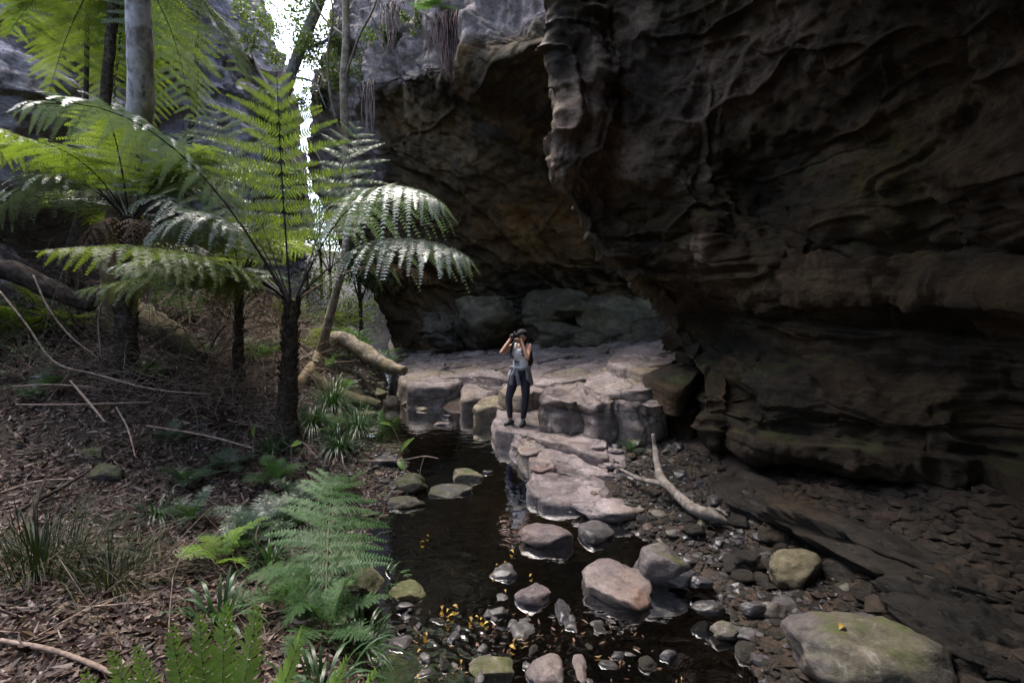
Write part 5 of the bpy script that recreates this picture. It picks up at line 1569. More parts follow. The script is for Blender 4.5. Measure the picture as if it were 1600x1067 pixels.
# ------------------------------------------------------------------ things hanging from the lip
bpy.context.view_layer.update()
wallA = bpy.data.objects['cave_back_wall']
def cast(obj, u, v):
    d = Vector(ray(u, v)).normalized()
    ok, loc, nor, _ = obj.ray_cast(Vector((0, 0, CAMZ)), d)
    return (np.array(loc), np.array(nor)) if ok else (P(u, v, 15), np.array([0, -1, 0]))
def hang_roots(u, v, w, L, n, label, seed, mat='root_hair'):
    rg = np.random.default_rng(seed)
    c, nor = cast(wallA, u, v)
    d = c[1] - .35
    mb = MB()
    for i in range(n):
        uu = u + rg.normal(0, w * .4); l = L * rg.uniform(.45, 1.0)
        a = P(uu, v + rg.uniform(-8, 8), d + rg.uniform(-.25, .25))
        b = P(u + (uu - u) * .75 + rg.normal(0, 3), v + l, d + rg.uniform(-.3, .2))
        m = (a + b) / 2 + rg.normal(0, .06, 3)
        V, F = tube([a + np.array([0, .4, .1]), a, m, b], [.014, .014, .011, .004], 4, 8, cap=False)
        mb.add(V - c, F)
    return tag(link('hanging_roots', mb.mesh('hanging_roots', [M[mat]]), None, c), label, 'hanging roots')
hang_roots(698, 25, 34, 105, 90, 'reddish bundle of fine roots hanging from the cave lip', 301)
hang_roots(610, 10, 26, 80, 22, 'few pale roots hanging left of the reddish bundle', 302, 'twig')
hang_roots(575, 130, 20, 110, 16, 'thin roots trailing down the lit cave edge', 303, 'twig')
for i, (u, v, r, n, lab, mt) in enumerate([(565, 105, .9, 900, 'leafy creeper clump on the lit cave edge', 'crown'), (530, 60, .9, 900, 'leafy creeper high on the cave edge beside the sky', 'crown'),
                                       (600, 40, .7, 600, 'small creeper at the top of the cave lip', 'crown'), (500, 140, .7, 700, 'dark creeper on the outermost cave edge', 'crown_dark'), (655, 20, .5, 300, 'tiny leafy tuft beside the hanging roots', 'crown')]):
    c, nor = cast(wallA, u, v)
    c = c + nrm(nor if nor @ (np.array([0, 0, CAMZ]) - c) > 0 else -nor) * .15
    cs, rs_ = clumps([0, 0, -.2], (r, r * .5, r * .9), 8, r * .35, 310 + i)
    root = empty('creeper', c, lab, 'creeper')
    V, F = leaf_cloud(cs, rs_, n, .11, 320 + i)
    link('leaves', mesh('leaves', V, F, False, M[mt]), root)
    V, F = tube([[0, .3, r], [.05, 0, .2], [0, -.05, -.4], [.1, 0, -r * 1.4]], [.03, .025, .02, .008], 5, 14)
    link('stem', mesh('stem', V, F, True, M['twig']), root)
c, nor = cast(wallA, 682, 18)
ground_fern('lip_fern', c + np.array([0, -.15, 0]), 6, .9, .2, 'small fern growing on the cave lip above the hanging roots', 77, mats=('frond_ground', 'rachis_green'), el=(-.5, .4), az=(3.4, 6.0), pl=.05)

# ------------------------------------------------------------------ fallen logs and branches
def log(name, pts, rad, label, mat, seed, cat='log', rough=.12, k=14, kids=(), n=None, rs=4):
    pts = [np.asarray(p, float) for p in pts]
    V, F = tube(np.array(pts) - pts[0], rad, k, n or len(pts) * 9, seed, rough, rs)
    me = mesh(name, V, F, True, M[mat])
    if not kids:
        return tag(link(name, me, None, pts[0]), label, cat)
    root = empty(name, pts[0], label, cat)
    link('stem', me, root)
    for kp, kr in kids:
        V, F = tube(np.array(kp) - pts[0], kr, 10, len(kp) * 8, seed + 2, rough, rs * 2)
        link('side_branch', mesh('side_branch', V, F, True, M[mat]), root)
    return root
log('fallen_log', [P(500, 540, 11.5), P(530, 530, 11.2), P(565, 547, 10.8), P(598, 568, 10.5), P(632, 580, 10.2)], [.12, .19, .20, .18, .10], 'upper fallen pale log whose end rests on the rock ledge', 'log', 1, rough=.2)
log('fallen_log', [P(478, 575, 9.4), P(505, 602, 9.2), P(545, 622, 9.0), P(594, 634, 8.8)], [.10, .15, .15, .10], 'lower fallen log with a mossy tip above the pool', 'log_moss', 2)
log('fallen_log', [P(-60, 412, 7.2), P(20, 425, 7.3), P(80, 452, 7.4), P(145, 480, 7.5)], [.16, .17, .15, .10], 'dark fallen log at the left edge', 'log_dark', 3)
for i, (a, b) in enumerate([((305, 385, 10.5), (405, 455, 10)), ((325, 410, 10.3), (390, 462, 10)), ((330, 370, 10.8), (370, 440, 10.4))]):
    log('dead_pole', [P(*a), (P(*a) + P(*b)) / 2 + UPZ * .03, P(*b)], [.06, .07, .05], ['long grey dead pole slanting behind the slim tree fern', 'shorter grey dead pole below the long one', 'steep dead pole crossing the other two'][i], 'grey_bark', 10 + i, 'dead wood', k=8)
pz = .14
log('forked_branch', [P(1020, 678, 5.75), P(1024, 705, 5.6), G(1032, 745, .36), G(1052, 768, .30), G(1085, 795, .26), G(1115, 806, .23), G(1136, 815, .20)], [.028, .036, .045, .05, .058, .06, .02],
    'forked driftwood branch standing on the gravel under the overhang', 'grey_bark', 20, 'branch', .2, 10, [([G(968, 732, .24), G(1000, 748, .28), G(1040, 757, .33)], [.015, .026, .036]), ([G(1105, 800, .24), G(1122, 798, .25), G(1138, 806, .22)], [.04, .03, .008])], rs=8)
log('water_twig', [P(520, 716, 6.0), P(575, 720, 6.0), P(625, 719, 6.0), P(662, 713, 6.0), P(685, 716, 5.9)], [.008, .010, .010, .010, .004], 'thin dead twig reaching out over the pool', 'twig', 21, 'twig', .1, 6, [([P(663, 713, 6.0), P(658, 730, 5.95), P(655, 748, 5.9)], [.009, .008, .006])])
STK = [([(0, 455, 6.4), (40, 505, 6.2), (85, 565, 6.1), (150, 585, 6.0), (240, 608, 5.9), (330, 616, 5.9)], .014, 'long pale vine stem sweeping across the litter from the left edge'),
       ([(52, 430, 6.8), (75, 480, 6.6), (110, 525, 6.5), (155, 560, 6.4)], .013, 'pale bent stem under the dark fallen log'),
       ([(158, 475, 6.6), (154, 505, 6.6), (158, 560, 6.5)], .014, 'short upright stick left of the left fern trunk'),
       ([(305, 565, 7.4), (335, 530, 7.3), (350, 480, 7.4), (360, 440, 7.6)], .010, 'arching thin stem left of the slim tree fern'),
       ([(20, 604, 5.6), (80, 601, 5.6), (150, 605, 5.6)], .012, 'upper straight stick of the dark hollow at the left edge'),
       ([(25, 632, 5.2), (110, 632, 5.2), (240, 628, 5.3)], .010, 'lower straight stick of the dark hollow at the left edge'),
       ([(110, 595, 5.5), (140, 630, 5.2), (165, 660, 5.0)], .014, 'leaning stick across the two straight ones'),
       ([(182, 636, 5.4), (200, 670, 5.1), (212, 715, 4.8)], .010, 'thin stick pointing at the viewer on the litter'),
       ([(230, 665, 5.4), (320, 680, 5.2), (395, 700, 5.1)], .012, 'long thin stick left of the stout fern trunk foot'),
       ([(0, 1000, 2.2), (80, 1015, 2.15), (150, 1040, 2.05), (190, 1062, 2.0)], .013, 'reddish bent stick in the bottom left corner'),
       ([(15, 950, 2.6), (130, 948, 2.65), (235, 940, 2.7)], .007, 'straight thin stick over the grass tufts'),
       ([(40, 838, 3.6), (50, 800, 3.8), (70, 750, 4.2)], .022, 'dark thick stick lying left on the litter'),
       ([(25, 800, 3.9), (90, 765, 4.2), (140, 735, 4.5)], .018, 'dark branch piece beside the dark thick stick'),
       ([(0, 770, 4.1), (60, 752, 4.3), (120, 748, 4.4)], .012, 'slim dark stick near the left edge'),
       ([(440, 705, 5.9), (470, 690, 5.9), (500, 720, 5.7)], .008, 'bent twig at the stout fern trunk foot')]
for i, (pp, r, lab) in enumerate(STK):
    pts = []
    for u, v, d in pp:
        p = P(u, v, d)
        g = gz(p[0], p[1])
        if p[2] < g + r * .7: p = G(u, v, g + r); p[2] = max(p[2], gz(p[0], p[1]) + r * .7)
        pts.append(p)
    log('fallen_stick', pts, [r * .9, r, r, r * .6], lab, 'twig' if r < .016 else 'log_dark', 400 + i, 'stick', .12, 6, rs=10, n=len(pts) * 7)

# ------------------------------------------------------------------ leaf litter (nobody could count it)
PAL = 0.55 * np.array([1, .96, 1.02]) * np.array([(.42, .35, .31), (.05, .035, .03), (.06, .045, .04), (.36, .27, .2), (.17, .12, .09), (.11, .075, .055), (.23, .175, .14), (.30, .24, .20), (.08, .052, .04), (.15, .085, .06), (.26, .19, .11), (.19, .145, .125)])
def litter(name, x, y, seed, size=(.012, .065), pal=PAL, z=None, dz=.012, asp=(.16, .34), cat='leaf litter', label='dry brown leaf litter covering the bank', tiltk=.35):
    rg = np.random.default_rng(seed)
    n = len(x)
    zz = ground(x, y) if z is None else z
    e = .05
    if z is None:
        gx = (ground(x + e, y) - zz) / e; gy = (ground(x, y + e) - zz) / e
        nor = nrm(np.stack([-gx, -gy, np.ones(n)], -1))
    else:
        nor = np.repeat(UPZ[None], n, 0)
    nor = nrm(nor + rg.normal(0, tiltk, (n, 3)))
    a = nrm(np.cross(nor, nrm(rg.normal(size=(n, 3)))))
    b = np.cross(nor, a)
    L = size[0] + (size[1] - size[0]) * rg.uniform(0, 1, n) ** 1.7; w = L * rg.uniform(*asp, n)
    c = np.stack([x, y, zz + rg.uniform(.002, dz, n)], -1)
    curl = rg.uniform(-.15, .35, n) * L
    p0 = c - a * L[:, None] + nor * curl[:, None]
    p1 = c + a * L[:, None] + nor * curl[:, None]
    s1 = c + b * w[:, None] - a * (L * .2)[:, None]
    s2 = c - b * w[:, None] - a * (L * .2)[:, None]
    s3 = c + b * (w * .8)[:, None] + a * (L * .35)[:, None]
    s4 = c - b * (w * .8)[:, None] + a * (L * .35)[:, None]
    V = np.stack([p0, s2, s4, p1, s3, s1], 1).reshape(-1, 3)
    i = np.arange(n) * 6
    F = np.concatenate([np.stack([i, i + 1, i + 2, i + 3], -1), np.stack([i, i + 3, i + 4, i + 5], -1)])
    col = pal[rg.integers(0, len(pal), n)] * rg.uniform(.7, 1.25, (n, 1))
    return tag(link(name, mesh(name, V, F, False, M['litter'], col=np.repeat(col, 6, 0))), label, cat, kind='stuff')
rg = np.random.default_rng(77)
def bankpts(n, ulo, uhi, vlo, vhi, seed):
    r_ = np.random.default_rng(seed)
    u = r_.uniform(ulo, uhi, n); v = r_.uniform(vlo, vhi, n)
    X = np.zeros(n); Y = np.zeros(n)
    zg = np.full(n, .5)
    for _ in range(4):
        q = np.array([G(a, b, min(c, 2.0)) for a, b, c in zip(u, v, zg)])
        X, Y = q[:, 0], q[:, 1]
        zg = ground(X, Y)
    ok = (inside_dist(np.stack([X, Y], -1), CH) > .12) & (Y < 14) & (Y > .8) & (zg < 2.0)
    return X[ok], Y[ok]
x1 = rg.uniform(-7.5, -.3, 20000); y1 = rg.uniform(.5, 9.5, 20000)
k1 = inside_dist(np.stack([x1, y1], -1), CH) > .1
x2, y2 = bankpts(14000, -60, 620, 600, 1100, 5)
litter('leaf_litter', np.concatenate([x1[k1], x2]), np.concatenate([y1[k1], y2]), 91)
xs, ys = bankpts(1100, -60, 600, 600, 1090, 15)
litter('bark_strips', xs, ys, 98, size=(.03, .10), asp=(.03, .09), tiltk=.2, dz=.03, label='long dry bark strips and dead fern pieces on the litter')
xb = rg.uniform(-12, -3.5, 5000); yb = rg.uniform(8, 20, 5000)
kb = inside_dist(np.stack([xb, yb], -1), CH) > .2
litter('far_leaf_litter', xb[kb], yb[kb], 92, size=(.05, .11), label='dry leaf litter on the slope behind the tree ferns')
q = scatter(bar, 260, 93)
litter('gravel_leaves', q[:, 0], q[:, 1], 94, label='scattered dead leaves among the gravel')
xm = rg.uniform(-8, -2.2, 9000); ym = rg.uniform(4.5, 10.5, 9000)
km = inside_dist(np.stack([xm, ym], -1), CH) > .12
litter('mid_leaf_litter', xm[km], ym[km], 95, size=(.03, .075), tiltk=.6, dz=.05, label='larger curled dead leaves under the tree ferns')
q = scatter(shal, 380, 96)
q = q[fbm(np.concatenate([q * 3.0, np.zeros((len(q), 1))], 1), 2, 6) > .12]
litter('soaked_leaves', q[:, 0], q[:, 1], 97, size=(.012, .03), z=np.where(np.arange(len(q)) % 3 > 0, -.03, .002), dz=.012, tiltk=.15, pal=.75 * np.array([(.20, .11, .06), (.12, .065, .045), (.26, .17, .08), (.07, .04, .03), (.18, .11, .08), (.10, .06, .045)]), label='soaked brown and orange leaves drifting in the near shallows')
# larger pale leaves
for i, (u, v, L, c, lab) in enumerate([(90, 850, .075, 'frond_dead', 'big curled pale dead leaf on the litter'), (130, 895, .05, 'frond_dead', 'pale curled leaf below the big curled one'), (175, 828, .025, 'yellow_leaf', 'single small yellow leaf on the litter'),
                                       (328, 664, .05, 'yellow_leaf', 'yellow-green leaf on the litter left of the stout fern trunk'), (122, 522, .05, 'yellow_leaf', 'yellow leaf patch under the dark fallen log')]):
    p = GP(u, v, G(u, v, .6)[1])
    p = G(u, v, gz(p[0], p[1]))
    V, F = leaf_arr([-L, 0, .02], [L, .2 * L, .03], L * .42, curl=.3)
    tag(link('fallen_leaf', mesh('fallen_leaf', V, F, True, M[c]), None, p), lab, 'leaf')
V, F = leaf_arr([-.035, 0, .012], [.035, .01, .016], .018, curl=.3)
lf = mesh('fallen_leaf', V, F, True, M['yellow_leaf'])
YL = [(660, 848), (668, 838), (690, 950), (700, 955), (706, 962), (688, 962), (735, 968), (752, 968), (760, 975), (745, 965), (664, 992), (655, 1058), (790, 880), (776, 884), (800, 862), (770, 900), (830, 900), (815, 1000), (800, 1012), (720, 1035), (655, 1018), (700, 972), (712, 948), (788, 924)]
for i, (u, v) in enumerate(YL):
    p = G(u, v, .012)
    o = link('fallen_leaf', lf, None, p, i * 2.4)
    k_ = (.55, .4, .7, .45)[i % 4]; o.scale = (k_, k_, 1)
    o.rotation_euler = ((i * 1.7) % .6 - .3, (i * 2.3) % .5 - .25, i * 2.4)
    tag(o, 'small yellow leaf caught at the stones in the stream', 'leaf', 'yellow leaves in the stream')
bpy.context.view_layer.update()
bigb = [o for o in bpy.data.objects if o.get('label', '').startswith('very large smooth boulder')][0]
d = Vector(ray(1316, 982)).normalized()
ok, loc, nor, _ = bigb.ray_cast(bigb.matrix_world.inverted() @ Vector((0, 0, CAMZ)), d)
if ok:
    o = link('fallen_leaf', lf, None, bigb.matrix_world @ loc + Vector((0, 0, .004)), .4); o.scale = (.8, .8, 1)
    tag(o, 'single orange-yellow leaf lying on the very large boulder', 'leaf')

# dead bracken, vines and twigs that form one brown tangle
def tangle(name, boxes, n, seed, label, mat='twig', L=(.4, 1.3), r=(.003, .007)):
    rg = np.random.default_rng(seed)
    mb = MB()
    for i in range(n):
        u0, u1, d0, d1, hh = boxes[rg.integers(len(boxes))]
        d = rg.uniform(d0, d1); u = rg.uniform(u0, u1)
        p = P(u, 500, d); p[2] = gz(p[0], p[1]) + rg.uniform(0, hh) ** 1.3
        l = rg.uniform(*L)
        a = rg.uniform(0, 6.283); e = rg.normal(.15, .45)
        v = np.array([math.cos(a) * math.cos(e), math.sin(a) * math.cos(e), math.sin(e)]) * l
        q = p + v
        q[2] = max(q[2], gz(q[0], q[1]) + .02)
        m = (p + q) / 2 + rg.normal(0, l * .12, 3)
        rr = rg.uniform(*r)
        V, F = tube([p, m, q], [rr, rr * .9, rr * .4], 3, 6, cap=False)
        mb.add(V, F)
    return tag(link(name, mb.mesh(name, [M[mat]])), label, 'dead twigs', kind='stuff')
tangle('dead_bracken', [(-40, 430, 6.2, 8.2, .5), (-40, 430, 7.5, 11, 1.1), (300, 480, 8.5, 12, 1.0)], 2600, 501, 'brown tangle of dead bracken and twigs behind the left bank')
tangle('ground_twigs', [(-60, 480, 2.0, 6.0, .03), (300, 560, 3.0, 7.5, .05)], 420, 502, 'thin twigs strewn over the leaf litter', L=(.15, .6), r=(.002, .005))
tangle('dark_undergrowth', [(-60, 330, 6.5, 10, .9), (250, 560, 10, 15, 1.2)], 900, 503, 'dark thin undergrowth stems on the slope', 'dark_bark', L=(.5, 1.6), r=(.004, .009))

# ------------------------------------------------------------------ the person
def caps(chain, mb, k=14):
    """chain of (x,y,z,r): tapered capsules with round joints"""
    V0, F0 = ico(2)
    for i, c in enumerate(chain):
        mb.add(V0 * c[3] + np.array(c[:3]), F0)
        if i:
            a = np.array(chain[i - 1][:3]); b = np.array(c[:3])
            V, F = tube([a, (a + b) / 2, b], [chain[i - 1][3], (chain[i - 1][3] + c[3]) / 2, c[3]], k, 7)
            mb.add(V, F)
def ell(mb, c, r, rot=None):
    V0, F0 = ico(3)
    V = V0 * np.asarray(r)
    if rot is not None: V = V @ np.array(Matrix.Rotation(rot[0], 3, rot[1])).T
    mb.add(V + np.asarray(c), F0)
def remesh(mb, name, mat, voxel=.008, smooth=4, parent=None, fac=.5):
    """one continuous skin over the collected volumes"""
    me = mb.mesh(name + '_src', [M[mat]])
    o = bpy.data.objects.new(name + '_src', me)
    COL.objects.link(o)
    m = o.modifiers.new('r', 'REMESH'); m.mode = 'VOXEL'; m.voxel_size = voxel; m.use_smooth_shade = True
    s = o.modifiers.new('s', 'SMOOTH'); s.iterations = smooth; s.factor = fac
    dg = bpy.context.evaluated_depsgraph_get()
    out = bpy.data.meshes.new_from_object(o.evaluated_get(dg))
    out.name = name
    if not out.materials: out.materials.append(M[mat])
    bpy.data.objects.remove(o, do_unlink=True)
    bpy.data.meshes.remove(me)
    return link(name, out, parent)

bpy.context.view_layer.update()
ps = [o for o in bpy.data.objects if o.get('label', '').startswith('long worn damp path slab')][0]
def onslab(u, v):
    d = Vector(ray(u, v)).normalized()
    ok, loc, nor, _ = ps.ray_cast(ps.matrix_world.inverted() @ Vector((0, 0, CAMZ)), d)
    return np.array(ps.matrix_world @ loc) if ok else G(u, v, .3)
foot = onslab(812, 664)
per = empty('person', foot, 'person in white printed tank top and dark leggings photographing from the path slab', 'person')
PS = 1.05
per.scale = (PS, PS, PS)
FD = nrm(np.array([-.62, -.78, 0]))            # facing direction
RT = np.array([-FD[1], FD[0], 0]) * -1         # her right-hand side
RT = np.cross(FD, UPZ)
def fr(c, f=0, r=0, u=0): return np.asarray(c, float) + FD * f + RT * r + UPZ * u
# joints, metres from the point between the feet (x right, y away, z up)
anR = np.array([-.155, .03, .085]); anL = np.array([.055, -.02, .085])
knR = np.array([-.185, -.04, .45]); knL = np.array([.095, -.05, .45])
hpR = np.array([-.075, .02, .83]); hpL = np.array([.095, .03, .83])
pel = np.array([.01, .03, .88]); wst = np.array([.015, .03, 1.0]); che = np.array([.015, .04, 1.20]); nck = np.array([.035, .05, 1.345]); hed = np.array([.03, .01, 1.47])
shR = np.array([-.125, .02, 1.305]); shL = np.array([.155, .02, 1.305])
elR = np.array([-.30, -.12, 1.215]); elL = np.array([.115, -.25, 1.135])
cmr = fr(hed, .165, .0, .02)                    # camera centre
wrR = fr(cmr, -.05, .115, -.035); wrL = fr(cmr, -.03, -.085, -.065)
# body skin: one mesh
mb = MB()
ell(mb, hed, (.072, .085, .105)); ell(mb, fr(hed, .02, 0, -.045), (.058, .062, .065))
ell(mb, fr(hed, .088, 0, -.005), (.016, .016, .026))                       # nose
ell(mb, fr(hed, .078, 0, -.05), (.022, .022, .010)); ell(mb, fr(hed, .072, 0, -.085), (.022, .022, .018))
for s in (-1, 1): ell(mb, fr(hed, -.005, s * .074, -.01), (.014, .016, .026))
caps([(*nck, .05), (*(nck * .5 + hed * .5 + np.array([0, 0, -.03])), .047)], mb)
for sh, el_, wr in ((shR, elR, wrR), (shL, elL, wrL)):
    m1 = sh * .5 + el_ * .5; m2 = el_ * .6 + wr * .4
    caps([(*(sh * .8 + nck * .2 - UPZ * .02), .052), (*sh, .050), (*m1, .041), (*el_, .033), (*m2, .034), (*wr, .023)], mb)
ell(mb, che, (.135, .095, .16)); ell(mb, wst, (.105, .08, .12)); ell(mb, pel, (.145, .105, .12))
for hp, kn, an in ((hpR, knR, anR), (hpL, knL, anL)):
    caps([(*hp, .078), (*(hp * .5 + kn * .5), .066), (*kn, .047), (*(kn * .6 + an * .4), .048), (*an, .033), (*(an + np.array([0, 0, -.03])), .034)], mb)
# hands: palm, four fingers, thumb each, curled round the camera
def hand(wr, palm, fdir, curl, tdir, out):
    caps([(*wr, .022), (*(wr * .5 + palm * .5), .025), (*palm, .027)], mb)
    side_ = nrm(np.cross(fdir, out))
    for k in range(4):
        o0 = palm + side_ * (k - 1.5) * .017
        l = [.030, .034, .032, .025][k]
        p1 = o0 + fdir * l; p2 = p1 + nrm(fdir + curl) * l * .8; p3 = p2 + nrm(fdir * .3 + curl) * l * .6
        caps([(*o0, .0095), (*p1, .0085), (*p2, .008), (*p3, .007)], mb, 8)
    t0 = wr * .4 + palm * .6 - side_ * .02
    caps([(*t0, .0105), (*(t0 + tdir * .032), .009), (*(t0 + nrm(tdir + curl * .6) * .058), .008)], mb, 8)
hand(wrR, fr(cmr, -.005, .085, -.02), nrm(FD + UPZ * .25), -RT, nrm(UPZ * .4 - RT * .3 + FD * -.3), RT)
hand(wrL, fr(cmr, .045, -.045, -.058), nrm(FD * .5 + RT * .6 + UPZ * .1), UPZ, nrm(UPZ * .8 + FD * .2), -UPZ)
body = remesh(mb, 'body', 'skin', .0065, 3, per)
# clothing
mb = MB(); ell(mb, che + np.array([0, -.005, -.02]), (.148, .112, .135)); ell(mb, wst + np.array([0, 0, .02]), (.128, .102, .14)); ell(mb, pel + np.array([0, 0, .08]), (.138, .110, .075))
for sh in (shR, shL):
    s0 = sh * .62 + nck * .38
    caps([(*(s0 + np.array([0, -.02, .02])), .030), (*(s0 * .6 + che * .4 + FD * .07), .034)], mb, 8)
top_ = remesh(mb, 'tank_top', 'tank', .008, 5, per)
mb = MB(); ell(mb, pel + np.array([0, 0, .0]), (.155, .118, .115))
for hp, kn, an in ((hpR, knR, anR), (hpL, knL, anL)):
    caps([(*hp, .098), (*(hp * .55 + kn * .45), .084), (*kn, .061), (*(kn * .62 + an * .38), .062), (*(an * .8 + kn * .2), .046), (*(an + np.array([0, 0, .05])), .042)], mb)
remesh(mb, 'leggings', 'leggings', .008, 4, per)
for an in (anR, anL):
    mb = MB()
    a = an + np.array([0, 0, -.035])
    fd = nrm(FD + np.array([-.1, 0, 0]) if an is anR else FD + np.array([.35, -.1, 0]))
    caps([(*(a - fd * .045 + np.array([0, 0, -.005])), .038), (*(a + fd * .05 + np.array([0, 0, -.012])), .040), (*(a + fd * .12 + np.array([0, 0, -.022])), .033)], mb)
    caps([(*a, .040), (*(a + UPZ * .028), .038)], mb)
    sh_ = remesh(mb, 'shoe', 'shoe', .007, 3, per)
    mb = MB()
    z_ = np.array([0, 0, -.046])
    caps([(*(a - fd * .048 + z_), .010), (*(a + fd * .05 + z_), .010), (*(a + fd * .13 + z_), .009)], mb)
    for s in (-1, 1):
        sd = np.cross(fd, UPZ) * s * .024
        caps([(*(a - fd * .04 + z_ + sd), .010), (*(a + fd * .05 + z_ + sd * 1.2), .010), (*(a + fd * .12 + z_ + sd * .8), .009)], mb)
    so = remesh(mb, 'sole', 'sole', .006, 2, sh_)
# hair tied back under the cap
mb = MB(); ell(mb, fr(hed, -.022, 0, .012), (.080, .090, .098)); ell(mb, fr(hed, -.075, 0, -.06), (.045, .045, .075)); caps([(*fr(hed, -.08, -.01, -.08), .035), (*fr(hed, -.08, -.02, -.17), .022)], mb)
remesh(mb, 'hair', 'hair', .007, 3, per)
mb = MB(); ell(mb, fr(hed, -.012, 0, .055), (.088, .095, .068)); 
caps([(*fr(hed, .06, -.03, .062), .016), (*fr(hed, .12, -.02, .058), .010)], mb); caps([(*fr(hed, .06, .03, .062), .016), (*fr(hed, .12, .02, .058), .010)], mb); caps([(*fr(hed, .06, 0, .066), .018), (*fr(hed, .125, 0, .06), .010)], mb)
remesh(mb, 'cap', 'cap', .007, 3, per)
# grey shirt tied round the waist: band, knot, two sleeves, hanging body
mb = MB()
wv = pel + np.array([0, 0, .075])
ring = []
for a in np.linspace(0, 2 * np.pi, 17):
    ring.append((wv[0] + .155 * math.cos(a), wv[1] + .122 * math.sin(a), wv[2] - .02 * math.sin(a * 3), .026))
caps(ring, mb, 8)
kn_ = wv + FD * .135 + np.array([0, 0, -.01])
ell(mb, kn_, (.04, .04, .035))
caps([(*kn_, .028), (*(kn_ + np.array([-.05, -.02, -.10])), .034), (*(kn_ + np.array([-.065, -.01, -.24])), .030)], mb, 10)
caps([(*kn_, .028), (*(kn_ + np.array([.035, -.02, -.11])), .034), (*(kn_ + np.array([.055, -.01, -.25])), .030)], mb, 10)
sh_ = remesh(mb, 'waist_shirt', 'shirt', .008, 3, per)
# the hanging body of the shirt: a thick cloth wrapped behind the hips
na_, nh_ = 34, 18
aa = np.linspace(math.radians(-62), math.radians(215), na_)[:, None]
hh = np.linspace(0, 1, nh_)[None]
rx = .165 + .045 * hh + .014 * np.sin(aa * 7 + 1) * hh; ry = .13 + .05 * hh + .014 * np.sin(aa * 7 + 1) * hh
ln = .20 + .08 * np.sin(aa * 1.3 + .5) + .10 * np.exp(-((aa - math.radians(-30)) / .5) ** 2)
S = np.stack([wv[0] + rx * np.cos(aa), wv[1] + ry * np.sin(aa), wv[2] + 0 * aa - ln * hh], -1)
Ni = gridnormals(S)
S2 = S + Ni * .008
nq = na_ * nh_
V = np.concatenate([S.reshape(-1, 3), S2.reshape(-1, 3)])
Fa = gridfaces(na_, nh_)
bd = [i * nh_ for i in range(na_)] + [(na_ - 1) * nh_ + j for j in range(1, nh_)] + [i * nh_ + nh_ - 1 for i in range(na_ - 2, -1, -1)] + [j for j in range(nh_ - 2, 0, -1)]
Fs = np.array([[bd[i], bd[(i + 1) % len(bd)], bd[(i + 1) % len(bd)] + nq, bd[i] + nq] for i in range(len(bd))])
link('shirt_tail', mesh('shirt_tail', V, np.concatenate([Fa, Fa[:, ::-1] + nq, Fs]), True, M['shirt']), sh_)
# dark print on the tank top: a ringed device over a line of script, wrapped on the cloth
bpy.context.view_layer.update()
def onshirt(a, b):
    o = Vector(wst + np.array([.0, 0, .06]) + FD * .6 + RT * -a + UPZ * b)
    ok, loc, nor, _ = top_.ray_cast(o, Vector(-FD))
    return np.array(loc) + FD * .003 if ok else np.array(o) - FD * .5
mb = MB()
def stroke(pts, r=.0035):
    q = [onshirt(a, b) for a, b in pts]
    V, F = tube(q, [r] * len(q), 5, len(q) * 3)
    mb.add(V, F)
t_ = np.linspace(0, 2 * np.pi, 17)
stroke([(.045 * math.cos(t), .028 * math.sin(t)) for t in t_], .004)
stroke([(.022 * math.cos(t) - .008, .014 * math.sin(t)) for t in t_], .0045)
stroke([(-.035, .018), (-.01, -.004), (.02, .006), (.035, -.012)], .005)
stroke([(-.04, -.004), (-.015, .012), (.01, -.012), (.04, .008)], .005)
stroke([(-.055, -.048), (-.045, -.036), (-.035, -.05), (-.02, -.038), (-.008, -.05), (.005, -.038), (.02, -.05), (.034, -.036), (.05, -.048)], .0035)
stroke([(-.05, -.06), (0, -.064), (.05, -.058)], .003)
link('print', mb.mesh('print', [M['print']]), top_)

# the camera she holds, and the backpack she wears
cpos = foot + cmr * PS
cr = empty('camera_body', cpos, 'black camera held up to the face of the person', 'camera')
cr.scale = (PS, PS, PS)
rot = np.stack([RT, FD, UPZ])                   # local x=right, y=forward, z=up
def box_arr(c, s, bev=.006):
    bm = bmesh.new(); bmesh.ops.create_cube(bm, size=1.0)
    for v in bm.verts: v.co = Vector((v.co.x * s[0], v.co.y * s[1], v.co.z * s[2]))
    bmesh.ops.bevel(bm, geom=list(bm.edges), offset=bev, segments=2, affect='EDGES')
    bmesh.ops.triangulate(bm, faces=list(bm.faces))
    bm.verts.index_update()
    V = np.array([v.co[:] for v in bm.verts]) + np.asarray(c); F = np.array([[v.index for v in f.verts] for f in bm.faces]); bm.free()
    return V, F
def campart(name, V, F, mat, parent=cr): return link(name, mesh(name, np.asarray(V) @ rot, F, True, M[mat]), parent)
V, F = box_arr((0, 0, 0), (.135, .05, .085), .01); hsg = campart('housing', V, F, 'black_plastic')
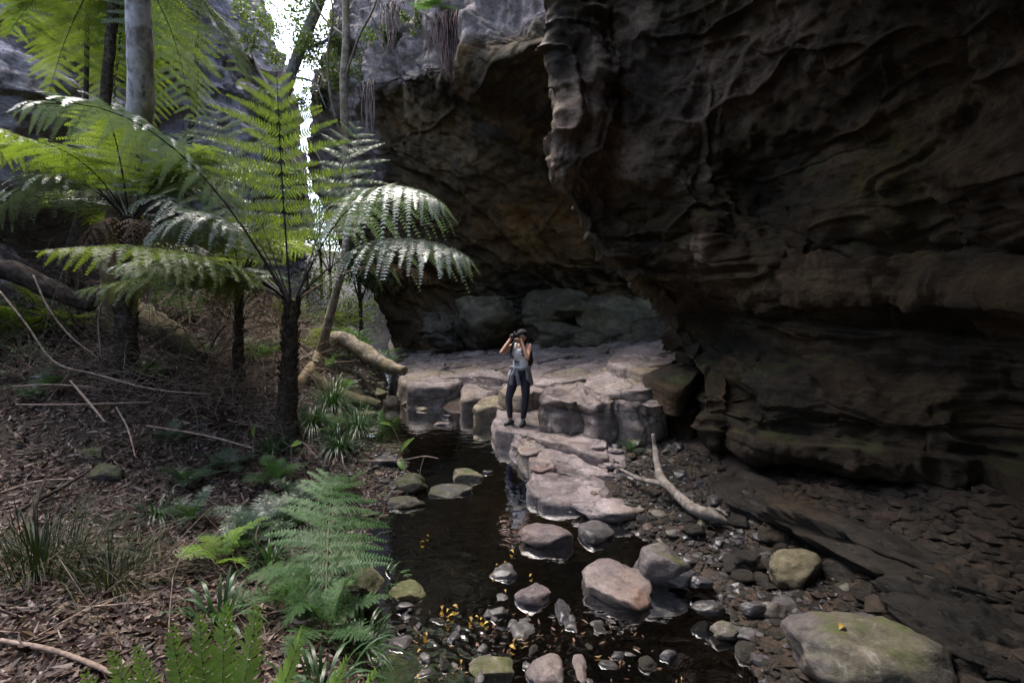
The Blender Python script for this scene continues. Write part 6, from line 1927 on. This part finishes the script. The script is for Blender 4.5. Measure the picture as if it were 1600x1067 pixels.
V, F = box_arr((0, .005, .052), (.055, .05, .03), .008); campart('viewfinder_hump', V, F, 'black_plastic')
V, F = box_arr((.055, .018, -.005), (.03, .04, .08), .01); campart('grip', V, F, 'black_plastic')
V, F = tube([[-.01, .02, -.005], [-.01, .06, -.005], [-.01, .10, -.005], [-.01, .105, -.005]], [.034, .036, .037, .034], 20, 10); ln_ = campart('lens', V, F, 'black_plastic')
V, F = tube([[-.01, .1035, -.005], [-.01, .1065, -.005]], [.028, .028], 20, 4); campart('front_glass', V, F, 'lens_glass', ln_)
V, F = tube([[-.01, .108, -.005], [-.01, .112, -.005]], [.036, .036], 20, 4)
V, F = tube([[.045, 0, .042], [.045, 0, .052]], [.012, .012], 12, 4); campart('dial', V, F, 'black_plastic')
bpo = che + np.array([.08, .13, -.07])
bp = foot + bpo * PS
br = empty('backpack', bp, 'black backpack worn on the back of the person', 'backpack')
br.scale = (PS, PS, PS)
mb = MB(); ell(mb, (0, 0, 0), (.125, .075, .20)); ell(mb, (.01, .01, -.08), (.13, .085, .13)); ell(mb, (0, 0, .1), (.105, .065, .10))
pk = remesh(mb, 'pack_bag', 'pack', .010, 4, br)
mb = MB(); ell(mb, (.03, .07, -.08), (.085, .04, .085)); remesh(mb, 'front_pocket', 'pack', .009, 3, br)
for sh in (shR, shL):
    a = sh * .72 + nck * .28
    pts = [a + np.array([.02, .12, -.02]), a + np.array([0, .03, .058]), a + FD * .07 + np.array([0, 0, .01]), a * .9 + wst * .1 + FD * .12 + np.array([0, 0, -.10]), a * .65 + wst * .35 + FD * .03 + (np.array([-.05, 0, -.08]) if sh is shR else np.array([.06, 0, -.08])), wst + np.array([.05 if sh is shL else -.03, .12, .05])]
    V, F = tube(np.array(pts) - bpo, [.018] * 6, 8, 26)
    link('shoulder_strap', mesh('shoulder_strap', V, F, True, M['pack']), br)
V, F = tube([[-.03, -.02, .19], [0, -.03, .225], [.03, -.02, .19]], [.007, .007, .007], 6, 10); link('top_handle', mesh('top_handle', V, F, True, M['pack']), br)
